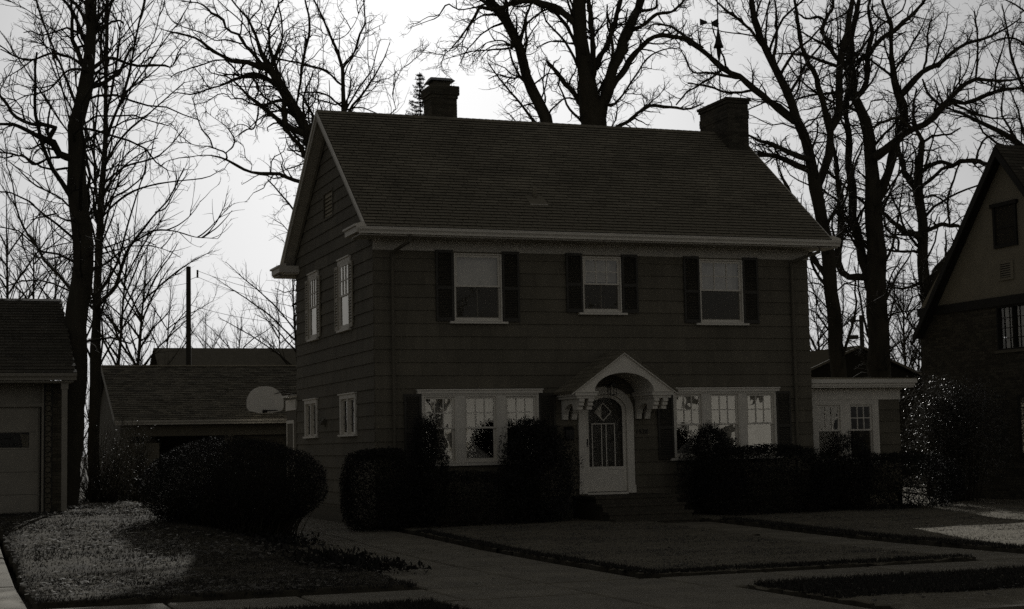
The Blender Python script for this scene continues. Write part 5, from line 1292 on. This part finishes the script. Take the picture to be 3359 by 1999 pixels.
tree('thickest of the right-hand oaks with limbs fanning over the brick house', 'tree', 15.0, LIM, cv=cv, sw=.4503, seed=17, per=(4.4, 4.6, 3.8), med=1.3, gnarl=.06, wig=(.28, .32, .34), lens=((.26, .5, 2.42), (.50, .25, 1.15), (.5, .10, 0.47)))
LIM = [
 [(1740, 2050, 76), (1725, 1750, 70), (1700, 1484, 62), (1690, 1350, 58), (1690, 1200, 56), (1675, 1080, 54), (1665, 950, 50), (1680, 850, 36), (1695, 770, 30), (1660, 700, 22), (1640, 600, 16), (1660, 480, 10)],
 [(1680, 1060, 44), (1640, 1000, 38), (1600, 930, 36), (1570, 850, 28), (1550, 760, 20)],
 [(1690, 1010, 24), (1760, 960, 20), (1800, 910, 20), (1850, 900, 24), (1900, 870, 28), (1980, 870, 28), (2040, 890, 20), (2110, 880, 10)],
 [(1690, 930, 20), (1740, 890, 26), (1790, 880, 22), (1850, 890, 14)],
 [(1690, 1290, 44), (1640, 1265, 38), (1580, 1240, 30), (1520, 1190, 24), (1480, 1150, 14), (1440, 1120, 8)],
 [(1700, 1255, 24), (1780, 1220, 22), (1850, 1220, 24), (1900, 1230, 18), (1960, 1210, 10)],
 [(1680, 1360, 18), (1570, 1360, 14), (1480, 1355, 12)],
 [(1720, 1600, 50), (1780, 1450, 42), (1840, 1360, 34), (1900, 1280, 24), (1960, 1200, 12)],
 [(1700, 1520, 20), (1600, 1560, 14), (1480, 1550, 10)],
 [(1980, 870, 14), (2000, 800, 12), (2050, 740, 10), (2130, 740, 6)],
 [(1900, 870, 12), (1850, 1000, 12), (1830, 1100, 12), (1840, 1230, 12)],
 [(1830, 1100, 10), (1760, 1060, 10), (1720, 1070, 8)],
 [(1690, 780, 16), (1740, 740, 14), (1830, 730, 10), (1900, 690, 7)],
 [(1560, 1300, 12), (1500, 1240, 14), (1480, 1160, 10)],
]
tree('crooked oak closest to the brick gable with knuckled side limbs', 'tree', 17.5, LIM, cv=cv, sw=.4503, seed=18, per=(4.4, 4.6, 3.6), med=1.1, gnarl=.12, wig=(.36, .40, .40), lens=((.28, .4, 1.95), (.50, .25, 1.01), (.5, .10, 0.44)))
LIM = [
 [(2420, 1800, 80), (2400, 1300, 66), (2360, 1050, 56), (2300, 880, 46), (2200, 770, 36), (2120, 720, 30), (2000, 660, 22), (1900, 610, 16), (1820, 585, 8)],
 [(2380, 1150, 40), (2360, 900, 36), (2380, 600, 30), (2350, 300, 24), (2330, 100, 18), (2320, -60, 12)],
 [(2370, 700, 24), (2260, 520, 18), (2180, 330, 14), (2150, 160, 10), (2120, 20, 6)],
 [(2350, 400, 16), (2230, 230, 12), (2120, 210, 9), (2020, 260, 6)],
 [(2345, 200, 14), (2240, 60, 10), (2160, 10, 7), (2080, -30, 4)],
 [(2200, 770, 14), (2150, 850, 12), (2080, 880, 8)],
]
tree('oak hidden behind the brick house, its crown filling the upper right corner', 'tree', 16.0, LIM, cv=cv, sw=.4503, seed=19, per=(4.4, 4.4, 3.6), med=1.8, gnarl=.08, wig=(.32, .36, .36), lens=((.30, .4, 2.30), (.50, .25, 1.01), (.5, .10, 0.44)))

# --- background trees: one procedural kind, each with its own seed and size
def far_tree(label, px, ptop, pbase, Y, seed, spread=1.0, stems=5, wpx=7, lean=0, group='distant bare trees', dens=1.0):
    rng = np.random.default_rng(seed); H = pbase-ptop
    limbs = [[(px, pbase, wpx), (px+lean*.3, pbase-H*.3, wpx*.85), (px+lean*.6+rng.normal(0, 3), pbase-H*.6, wpx*.55), (px+lean+rng.normal(0, 4), ptop, wpx*.18)]]
    for k in range(stems):
        t = .12 + .62*rng.random(); s_ = 1 if k % 2 else -1
        x0, y0 = px + lean*t, pbase - H*t
        dx = s_*H*(.16+.22*rng.random())*spread; dy = H*(.30+.30*rng.random())*(1.05-t*.5)
        limbs.append([(x0, y0, wpx*(.75-.45*t)), (x0+dx*.35, y0-dy*.42, wpx*.42), (x0+dx*.7+rng.normal(0, 4), y0-dy*.75, wpx*.28), (x0+dx, y0-dy, wpx*.12)])
    tree(label, 'tree', Y, limbs, seed=seed+100, per=(3.0*dens, 2.4*dens, 1.6*dens), gnarl=.05, up=.12, wig=(.16, .2, .2), ang=(.6, .65, .65), lens=((.32, .7, 2.6), (.40, .35, 1.2), (.45, .2, .6)), group=group, name='bare_tree', med=.25, rmins=(.008, .0055, .0042))
FT_ = [
 ('bare distant tree at the far left edge behind the garage roof', 22, 470, 900, 38, 1, 1.1, 9, 9, -10),
 ('bare distant tree between the frame edge and the oak trunk', 78, 520, 900, 44, 2, 1.0, 8, 7, 6),
 ('thin distant tree just left of the oak trunk', 130, 500, 900, 52, 3, .9, 7, 6, 0),
 ('forked distant tree just right of the maple trunk', 278, 560, 1000, 46, 4, 1.0, 9, 9, 40),
 ('fan-shaped distant tree left of the utility pole', 325, 600, 1000, 40, 5, 1.2, 10, 10, 40),
 ('short distant tree behind the rear garage ridge near the pole', 400, 690, 1000, 55, 6, 1.1, 7, 6, 10),
 ('faint sapling right of the utility pole', 500, 760, 1000, 60, 7, .9, 6, 4, 0),
 ('low bushy distant tree halfway between pole and house', 575, 765, 1000, 58, 8, 1.4, 8, 6, 20),
 ('leaning distant tree whose limbs meet the side wall of the house', 735, 640, 1020, 50, 9, 1.6, 9, 9, -25),
 ('thin distant tree against the house side wall edge', 690, 730, 1020, 62, 10, 1.0, 7, 5, -10),
 ('slight distant tree between the right-hand trunks', 2050, 690, 1000, 52, 21, .8, 7, 6, 0),
 ('distant thicket tree right of the thickest oak', 2205, 655, 1000, 48, 22, .7, 10, 8, 0),
 ('distant thicket tree beside the brick house wall', 2235, 720, 1000, 56, 23, .8, 9, 6, 5),
 ('distant tree low behind the sunroom roof', 2000, 760, 1000, 44, 24, .9, 8, 8, -14),
 ('distant tree showing behind the thickest oak trunk', 2120, 720, 1000, 60, 25, 1.0, 8, 6, 10),
]
for a in FT_: far_tree(*a)
# tree line closing the horizon: one mass
def hedge_row(label, x0, x1, Y, h, n, seed):
    rng = np.random.default_rng(seed)
    xs = rng.uniform(x0, x1, n); ys = Y + rng.normal(0, 2.5, n); hs = h*rng.uniform(.45, 1.0, n)
    P0 = np.stack([np.stack([xs + rng.normal(0, .25, n)*k, ys + rng.normal(0, .25, n)*k, hs*k/5], -1) for k in range(6)], 1)
    Rr = (hs*.008)[:, None]*np.linspace(1, .2, 6)[None]
    A, Ar = grow(P0, Rr, 3.0, .35, .4, 2.4, .6, .15, .12, 5, .6, .008, .03, .1, 1.0, rng=rng)
    B, Br = grow(A, Ar, 2.0, .4, .2, .9, .6, .2, .1, 4, .6, .006, .02, .1, 1.0, rng=rng)
    vs, fs, b0 = [], [], 0
    for p_, r_ in ((P0, Rr), (A, Ar), (B, Br)):
        v, f = tubes(p_, r_, 3); vs.append(v); fs.append(f+b0); b0 += len(v)
    o = mesh_obj('far_thicket', np_mesh('far_thicket', np.concatenate(vs), np.concatenate(fs), True), M['twig'])
    tag(o, label, 'thicket', kind='stuff'); TRI[0] += sum(len(f) for f in fs)*2
hedge_row('thicket of bare saplings far behind the left garage', -16, 16, 70, 9.0, 44, 5)
hedge_row('thicket of bare saplings far behind the right-hand oaks', 34, 62, 62, 9.0, 38, 6)
# --- spruce beside the chimney
def spruce(label, px, ptop, pb, Y, half_px):
    top = at_Y(px, ptop, Y); H = float(top[2]); x = float(top[0]); k = KD/FPX*float((top-CAM) @ FW)
    slope = half_px*k/((pb-ptop)*k)
    root = thing('spruce_tree', label, 'tree', (x, Y, 0))
    q = MB(); q.tube([(x, Y, 0), (x, Y, H*.6), (x, Y, H)], [.22, .10, .012], 8); q.build('trunk', M['bark'], root, smooth=True)
    rng = np.random.default_rng(3); P0 = []; R0 = []
    z = H-.15
    while z > H*.30:
        for j in range(7):
            a = rng.uniform(0, 6.28); L = min(2.6, (H-z)*slope*rng.uniform(.75, 1.25)+.06)
            pts = np.array([(x+math.cos(a)*L*t, Y+math.sin(a)*L*t, z - .18*L*t + .30*L*t*t + .05*L*t) for t in np.linspace(0, 1, 6)]); P0.append(pts); R0.append(np.linspace(.012, .004, 6))
        z -= .16
    P0 = np.array(P0); R0 = np.array(R0)
    A, Ar = grow(P0, R0, 2.5, .35, .06, .35, .7, .1, 0.02, 4, .8, .004, .008, .1, 1.0, rng=rng)
    v1, f1 = tubes(P0, R0, 4); v2, f2 = tubes(A, Ar, 3)
    # needles
    allp = np.concatenate([P0.reshape(-1, 6, 3)[:, 1:].reshape(-1, 3), A.reshape(-1, 3)])
    n = 28000; c = allp[rng.integers(0, len(allp), n)] + rng.normal(0, .02, (n, 3)); d = nrm(rng.normal(0, 1, (n, 3)) + np.array([0, 0, .3]))*.11; s_ = nrm(rng.normal(0, 1, (n, 3)))*.017
    v3 = np.concatenate([c-s_, c+s_, c+d]); i = np.arange(n); f3 = np.stack([i, i+n, i+2*n], -1)
    b = mesh_obj('branches', np_mesh('branches', np.concatenate([v1, v2]), np.concatenate([f1, f2+len(v1)]), True), M['twig'], root)
    mesh_obj('crown', np_mesh('crown', v3, f3), M['spruce'], root); TRI[0] += (len(f1)+len(f2))*2 + n
spruce('dark pointed spruce top just left of the narrow chimney', 1022, 176, 282, 30, 30)

# ------------------------------------------------------------------ shrubs
def leaves(c, size, rng, aspect=.5, updir=None):
    """one small bent leaf (two triangles) per centre"""
    n = len(c)
    d = nrm(rng.normal(0, 1, (n, 3)) + (updir if updir is not None else 0))
    s_ = nrm(np.cross(d, rng.normal(0, 1, (n, 3)))); nn = np.cross(d, s_)
    L = (size*rng.uniform(.6, 1.3, n))[:, None]
    a = c; b_ = c + d*L*.5 + s_*L*aspect*.5; t = c + d*L + nn*L*.12; e_ = c + d*L*.5 - s_*L*aspect*.5
    v = np.concatenate([a, b_, t, e_]); i = np.arange(n); f = np.stack([i, i+n, i+2*n, i+3*n], -1)
    return v, f
def blob(rng, n, ctr, rad, p=2.0, shell=.35, lump=.12, flat_bottom=True, seed=0):
    """points in the outer shell of a lumpy super-ellipsoid"""
    d = nrm(rng.normal(0, 1, (n, 3)))
    k = (np.abs(d)**p).sum(1, keepdims=True)**(1/p); d = d/k
    l = 1 + lump*(np.sin(4.1*d[:, 0]+seed)*np.sin(3.7*d[:, 1]+2*seed)+.7*np.sin(9*d[:, 0]-7*d[:, 2]+seed)*np.sin(8*d[:, 1]+5*d[:, 2]))[:, None]
    r = (1-shell*rng.random((n, 1))**1.4)
    q = ctr + d*np.array(rad)*r*l
    return q
def shrub(label, parts_, n, size, m, name='shrub', cat='shrub', seed=1, aspect=.5, stems=14, p=2.6, updir=None, group=None, shell=.35, lump=.12, hang=0):
    rng = np.random.default_rng(seed)
    vol = [a[3]*a[4]*a[5] for a in parts_]; tot = sum(v**.67 for v in vol)
    c = []
    for a, vv in zip(parts_, vol):
        k = int(n*vv**.67/tot); q = blob(rng, k, np.array(a[:3]), a[3:6], a[6] if len(a) > 6 else p, shell, lump, seed=seed)
        q = q[q[:, 2] > gz(q[:, 0], q[:, 1])+.02]; c.append(q)
    c = np.concatenate(c)
    v, f = leaves(c, size, rng, aspect, updir)
    a0 = parts_[0]
    root = thing(name, label, cat, (a0[0], a0[1], float(gz(a0[0], a0[1]))), group)
    mesh_obj('foliage', np_mesh('foliage', v, f), m, root); TRI[0] += len(f)*2
    # stems running from the base into the leaves
    pts = []; rad = []
    for a, vv in zip(parts_, vol):
        for k in range(stems):
            e_ = blob(rng, 1, np.array(a[:3]), [x*.9 for x in a[3:6]], 2.2, .3, 0)[0]; b0 = np.array([a[0]+rng.normal(0, .2)*a[3], a[1]+rng.normal(0, .2)*a[4], float(gz(a[0], a[1]))-.05])
            mid = b0*.45+e_*.55; mid[2] += .05
            pts.append(smooth_line(np.array([b0, mid, e_]), 7)); rad.append(np.linspace(.018, .004, 7))
    P = np.array(pts); Rr = np.array(rad)
    A, Ar = grow(P, Rr, 5, .35, .12, .5, .6, .2, .1, 4, .6, .003, .008, .25, 1.0, rng=rng)
    v1, f1 = tubes(P, Rr, 4); v2, f2 = tubes(A, Ar, 3)
    mesh_obj('stems', np_mesh('stems', np.concatenate([v1, v2]), np.concatenate([f1, f2+len(v1)]), True), M['twig'], root)
    TRI[0] += (len(f1)+len(f2))*2
    return root
def bpos(px, py, Y): return at_Y(px, py, Y)
# left of the door
HB = -1.15
def zof(py, px=1000, Y=HB): return float(at_Y(px, py, Y)[2])
def xof(px, py=1150, Y=HB): return float(at_Y(px, py, Y)[0])
z1 = zof(1095, 920)
shrub('square-clipped dark hedge at the left corner of the house front', [((xof(838)+xof(1010))/2, HB, z1/2, (xof(1010)-xof(838))/2, .75, z1/2+.02, 3.3)], 26000, .042, M['hedge'], name='clipped_hedge', cat='hedge', seed=21, lump=.03, shell=.22)
zt = zof(1020, 1040, -.75); xc = xof(1042, 1100, -.75)
shrub('small upright yew in front of the left edge of the triple window', [(xc, -.75, zt*.50, .42, .42, zt*.52, 2.2), (xc-.05, -.75, zt*.78, .26, .28, zt*.235, 1.9)], 16000, .05, M['yew'], name='yew_bush', cat='shrub', seed=22, aspect=.28, updir=np.array([0, 0, .5]), group='yew bushes along the front')
zt = zof(1022, 1290, -1.0); xc = xof(1305, 1150, -1.0); hw = (xof(1396, 1150, -1.0)-xof(1215, 1150, -1.0))/2
shrub('large spiky rounded yew between the triple window and the front door', [(xc, -1.0, zt*.46, hw*.95, .85, zt*.50, 2.2), (xc-.05, -1.0, zt*.76, hw*.62, .55, zt*.26, 2.0)], 26000, .07, M['yew'], name='yew_bush', cat='shrub', seed=23, aspect=.25, updir=np.array([0, -.2, .35]), lump=.16, group='yew bushes along the front')
z1 = zof(1150, 1150, -1.3)
shrub('low dark hedge under the left triple window', [(xof(1130, 1200, -1.3), -1.3, z1/2, (xof(1290, 1200, -1.3)-xof(960, 1200, -1.3))/2, .6, z1/2, 3.6)], 18000, .045, M['hedge'], name='clipped_hedge', cat='hedge', seed=24, lump=.06, shell=.25)
# right of the door
zt = zof(1040, 1735, -.9); xc = xof(1733, 1100, -.9)
shrub('round-topped yew in front of the right triple window', [(xc, -.9, zt*.5, .72, .6, zt*.5, 2.2), (xc-.02, -.9, zt*.80, .40, .42, zt*.22, 2.0)], 18000, .055, M['yew'], name='yew_bush', cat='shrub', seed=25, aspect=.28, updir=np.array([0, 0, .4]), lump=.14, group='yew bushes along the front')
z1 = zof(1087, 1900, -1.2)
shrub('long dark clipped hedge under the right triple window', [((xof(1700)+xof(2010))/2, -1.2, z1/2, (xof(2010)-xof(1690))/2, .85, z1/2+.02, 3.2)], 34000, .045, M['hedge'], name='clipped_hedge', cat='hedge', seed=26, lump=.035, shell=.2)
zt = zof(1052, 2060, -.6); xc = xof(2062, 1100, -.6)
shrub('small domed yew in front of the sunroom windows', [(xc, -.6, zt*.5, .62, .5, zt*.5, 2.2)], 12000, .055, M['yew'], name='yew_bush', cat='shrub', seed=27, aspect=.28, lump=.1, group='yew bushes along the front')
z1 = zof(1105, 2200, -1.0)
shrub('low dark hedge in front of the sunroom running to the holly', [((xof(1990, 1150, -1.0)+xof(2330, 1150, -1.0))/2, -1.0, z1/2, (xof(2330, 1150, -1.0)-xof(1990, 1150, -1.0))/2, .9, z1/2+.02, 2.9)], 30000, .045, M['hedge'], name='clipped_hedge', cat='hedge', seed=28, lump=.05, shell=.22)
hx = float(at_Y(2325, 1100, 1.2)[0]); hz = float(at_Y(2325, 925, 1.2)[2]); hw = (float(at_Y(2465, 1100, 1.2)[0])-float(at_Y(2190, 1100, 1.2)[0]))/2
shrub('tall loose holly with glinting glossy leaves beside the brick house', [(hx, 1.2, hz*.58, hw*.92, 1.1, hz*.44, 2.0), (hx-.1, 1.2, hz*.8, hw*.6, .8, hz*.22, 2.0)], 20000, .05, M['holly'], name='holly_bush', cat='shrub', seed=29, aspect=.5, lump=.25, shell=.9, stems=60)
# big twiggy privet by the driveway
def twiggy(label, c, rad, base, n, seed, m, leaf_n=0, leaf=.03, name='privet_bush', kk=9, foot=.30, tw=1.0, shell_n=0):
    rng = np.random.default_rng(seed); c = np.array(c); rad = np.array(rad)
    e_ = c + nrm(rng.normal(0, 1, (n, 3)))*rad*(rng.random((n, 1))**(1/5))/((np.abs(nrm(np.ones((1,3))))**2).sum()**.5)
    e_[:, 2] = np.maximum(e_[:, 2], gz(e_[:, 0], e_[:, 1])+.12)
    b0 = np.stack([base[0]+(e_[:, 0]-c[0])*foot+rng.normal(0, .12, n), base[1]+(e_[:, 1]-c[1])*foot+rng.normal(0, .12, n), np.zeros(n)], -1); b0[:, 2] = gz(b0[:, 0], b0[:, 1])-.03
    t = np.linspace(0, 1, 8)[None, :, None]
    mid = b0*.55+e_*.45; mid[:, 2] = b0[:, 2]*.42+e_[:, 2]*.58
    P = (1-t)**2*b0[:, None] + 2*t*(1-t)*mid[:, None] + t**2*e_[:, None]
    P += rng.normal(0, .015, P.shape)*t
    Rr = np.repeat(np.linspace(.010, .003, 8)[None], n, 0)*rng.uniform(.6, 1.4, (n, 1))
    A, Ar = grow(P, Rr, kk*.5, .28*tw, .12*tw, .45*tw, .5, .12, .22, 4, .7, .003, .006, .35, 1.0, rng=rng)
    v1, f1 = tubes(P, Rr, 3); v2, f2 = tubes(A, Ar, 3)
    root = thing(name, label, 'shrub', (base[0], base[1], float(gz(base[0], base[1]))))
    mesh_obj('stems', np_mesh('stems', np.concatenate([v1, v2]), np.concatenate([f1, f2+len(v1)]), True), M['twig'], root); TRI[0] += (len(f1)+len(f2))*2
    if leaf_n:
        tips = np.concatenate([A[:, 2:].reshape(-1, 3), P[:, 4:].reshape(-1, 3)])
        q = tips[rng.integers(0, len(tips), leaf_n)] + rng.normal(0, .02, (leaf_n, 3)); v, f = leaves(q, leaf, rng, .45)
        if shell_n:
            q2 = blob(rng, shell_n, c, rad*1.0, 2.15, .22, .045, seed=seed); q2 = q2[q2[:, 2] > gz(q2[:, 0], q2[:, 1])+.03]
            v2, f2 = leaves(q2, leaf, rng, .45); f = np.concatenate([f, f2+len(v)]); v = np.concatenate([v, v2])
        mesh_obj('foliage', np_mesh('foliage', v, f), m, root); TRI[0] += len(f)*2
    return root
py_ = -3.2
pb_ = at_Y(570, 1320, py_); ptop_ = at_Y(570, 1066, py_); pl_ = at_Y(338, 1180, py_); pr_ = at_Y(790, 1180, py_)
gzb = float(gz(pb_[0], py_)); hgt = float(ptop_[2])-gzb
twiggy('big round twiggy privet bush beside the driveway', (float(pl_[0]+pr_[0])/2, py_, gzb+hgt*.50), ((float(pr_[0]-pl_[0]))/2*1.0, 1.45, hgt*.50), (float(pl_[0]+pr_[0])/2, py_), 1800, 31, M['hedge'], 8000, .036, foot=.55, kk=2.5, tw=.35, shell_n=52000)
# brambles and vines between the garage and the privet
bx = float(at_Y(262, 1150, 5.0)[0]); 
twiggy('loose bramble thicket with rim-lit leaves behind the left garage', (bx, 6.0, 1.25), (.95, 1.2, 1.15), (bx, 6.0), 260, 32, M['vine'], 2600, .042, name='bramble', kk=8)
bx2 = float(at_Y(330, 1150, 8.0)[0])
twiggy('tangle of thin saplings in front of the rear garage left bay', (bx2, 10.0, 1.35), (.95, 1.0, 1.35), (bx2, 10.0), 320, 33, M['vine'], 2200, .04, name='bramble', kk=9)
# ground cover along the driveway and fallen leaves
def scatter(n, x0, x1, y0, y1, rng, dens=None):
    x = rng.uniform(x0, x1, n); y = rng.uniform(y0, y1, n)
    if dens is not None:
        k = rng.random(n) < dens(x, y); x, y = x[k], y[k]
    return x, y
rng = np.random.default_rng(41)
cx, cy = scatter(6500, -3.9, -2.05, -10.6, -1.6, rng, lambda x, y: np.clip(1.2 - np.abs(x + 2.95 + .045*(y+6))/.75, 0, 1)*np.clip(.5+wobble(x, y, 1.4, 7.0), .05, 1))
c = np.stack([cx, cy, gz(cx, cy)+.04+.09*rng.random(len(cx))*np.clip(.6+wobble(cx, cy, 1.9, 3.0), .15, 1.4)], -1)
v, f = leaves(c, .11, rng, .35, np.array([0, 0, .8]))
tag(mesh_obj('ground_cover', np_mesh('ground_cover', v, f), M['hedge']), 'dark leafy ground cover spilling over the driveway edge', 'ground cover', kind='stuff')
def litter(label, n, x0, x1, y0, y1, lift, seed, dens=None, size=.07):
    rng = np.random.default_rng(seed); x, y = scatter(n, x0, x1, y0, y1, rng, dens)
    c = np.stack([x, y, gz(x, y)+lift+.004+.02*rng.random(len(x))], -1)
    v, f = leaves(c, size, rng, .6, None); k = len(c)
    vz = v.reshape(4, k, 3); vz[:, :, 2] = c[None, :, 2] + (vz[:, :, 2]-c[None, :, 2])*.35; vz[:, :, 2] = np.maximum(vz[:, :, 2], c[None, :, 2]-.008)
    tag(mesh_obj('fallen_leaves', np_mesh('fallen_leaves', vz.reshape(-1, 3), f), M['litter']), label, 'leaves', kind='stuff')
clump = lambda x, y: np.clip(.35 + .9*wobble(x, y, 1.3, 4.0), .05, 1)
litter('fallen leaves strewn over the neighbour lawn by the privet', 7500, -7.3, -2.95, -12.6, -.5, .065, 42, clump, .085)
litter('drift of leaves along the left garage and bramble', 1500, -6.9, -3.0, -1.5, 8.0, .065, 43, None, .08)
litter('few fallen leaves on the front lawn', 420, 0, 4.8, -12.6, -2.2, .04, 44, None, .07)
litter('few fallen leaves on the lawn right of the front walk', 700, 6.2, 15, -12.6, -1.0, .055, 45, None, .07)
litter('leaves on the parkway grass by the sidewalk', 900, .4, 14, -17.5, -14.45, .035, 46, None, .07)
litter('few leaves blown onto the driveway slabs', 160, -2.8, -.2, -12.6, 4, .005, 47, None, .06)
def blades(label, n, x0, x1, y0, y1, lift, seed, h=.06, m='grass'):
    rng = np.random.default_rng(seed); x, y = scatter(n, x0, x1, y0, y1, rng)
    b = np.stack([x, y, gz(x, y)+lift], -1); k = len(b)
    a = rng.uniform(0, 6.28, k); w = .006+.006*rng.random(k); hh = h*rng.uniform(.4, 1.2, k)
    s_ = np.stack([np.cos(a)*w, np.sin(a)*w, np.zeros(k)], -1); t = np.stack([rng.normal(0, .5, k)*hh, rng.normal(0, .5, k)*hh, hh], -1)
    v = np.concatenate([b-s_, b+s_, b+t]); i = np.arange(k)
    tag(mesh_obj('grass', np_mesh('grass', v, np.stack([i, i+k, i+2*k], -1)), M[m]), label, 'grass', kind='stuff'); TRI[0] += k
blades('short winter grass of the neighbour lawn', 36000, -7.25, -3.0, -12.58, 4, .05, 51, .04, 'dry_grass')
blades('short winter grass of the front lawn', 24000, .09, 4.77, -12.57, -2, .025, 52, .03)
blades('short winter grass right of the front walk', 36000, 6.28, 15.8, -12.57, .4, .04, 53, .03)
blades('short winter grass of the parkway strip', 40000, .44, 12, -16.5, -14.48, .02, 54, .075, 'dry_grass')
blades('short winter grass of the verge at the left', 14000, -8, -3.38, -16.5, -14.48, .02, 55, .075, 'dry_grass')
def fringe(label, rects, per_m2, seed, h=.13):
    rng = np.random.default_rng(seed); bs = []
    for (x0, x1, y0, y1) in rects:
        k = int((x1-x0)*(y1-y0)*per_m2); x, y = scatter(k, x0, x1, y0, y1, rng); bs.append(np.stack([x, y, gz(x, y)+.03], -1))
    b = np.concatenate(bs); k = len(b); a = rng.uniform(0, 6.28, k); w = .008+.006*rng.random(k); hh = h*rng.uniform(.4, 1.1, k)
    s_ = np.stack([np.cos(a)*w, np.sin(a)*w, np.zeros(k)], -1); t = np.stack([rng.normal(0, .4, k)*hh, rng.normal(0, .4, k)*hh, hh], -1)
    i = np.arange(k); tag(mesh_obj('grass_fringe', np_mesh('grass_fringe', np.concatenate([b-s_, b+s_, b+t]), np.stack([i, i+k, i+2*k], -1)), M['dry_grass']), label, 'grass', kind='stuff')
fringe('dark unmown grass along the edges of the front lawn', [(.05, 4.9, -12.62, -12.25), (.05, .28, -12.3, -2.5)], 1500, 61, .055)
fringe('dark unmown grass bank along the right side of the front walk', [(6.24, 6.62, -12.62, -2.6), (6.3, 14.0, -12.62, -12.4)], 1600, 62, .075)
fringe('dark unmown grass along the sidewalk edge of the neighbour lawn', [(-7.27, -2.97, -12.62, -12.3)], 1400, 63, .06)
# stone edging where the neighbour lawn drops to the driveway
for k in range(5):
    y0 = 1.0 + k*1.1; e_ = MB(); zb = float(gz(-3.1, y0)); w = .9+.15*math.sin(k*2.3)
    e_.hexa([(-3.05, y0, -.05), (-2.90, y0, -.05), (-2.90, y0+w, -.05), (-3.05, y0+w, -.05), (-3.03, y0+.01, zb+.12), (-2.91, y0+.01, zb+.10), (-2.91, y0+w-.02, zb+.11), (-3.03, y0+w-.02, zb+.13)])
    tag(e_.build('edging_stone', M['concrete']), ('first', 'second', 'third', 'fourth', 'fifth')[k] + ' edging stone from the street along the raised driveway edge', 'stone', 'edging stones')
# reflected street trees behind the viewer
for i, (x, y, s_) in enumerate(((14, -40, 1), (24, -42, 2), (6.5, -41, 3))):
    rng = np.random.default_rng(70+i)
    n = 9; P0 = []
    base = np.array([x, y, 0.]); P0.append(smooth_line(np.array([base, base+[.1, 0, 2.5], base+[.3, 0, 5], base+[.2, .1, 9]]), 12)); R0 = [np.linspace(.26, .05, 12)]
    for k in range(10):
        z = 2.4+.6*k; a = rng.uniform(0, 6.28); L = 3.6-.22*k
        P0.append(smooth_line(np.array([base+[.15, 0, z], base+[math.cos(a)*L*.4, math.sin(a)*L*.4, z+1.0], base+[math.cos(a)*L, math.sin(a)*L, z+2.6]]), 12)); R0.append(np.linspace(.10, .02, 12))
    P0 = np.array(P0); R0 = np.array(R0); A, Ar = grow(P0, R0, 2.2, .3, .5, 2.0, .7, .2, .08, 6, .5, .012, .04, .2, 1.0, rng=rng)
    root = thing('bare_tree', ('street tree across the road seen only in the left window reflections', 'street tree across the road seen only in the right window reflections', 'street tree across the road, leftmost in the window reflections')[i], 'tree', tuple(base), 'bare street trees across the road')
    v, f = tubes(P0[:1], R0[:1], 10); mesh_obj('trunk', np_mesh('trunk', v, f, True), M['bark'], root)
    v1, f1 = tubes(P0[1:], R0[1:], 6); v2, f2 = tubes(A, Ar, 3); mesh_obj('crown', np_mesh('crown', np.concatenate([v1, v2]), np.concatenate([f1, f2+len(v1)]), True), M['twig'], root)
print('TRIS approx', TRI[0])
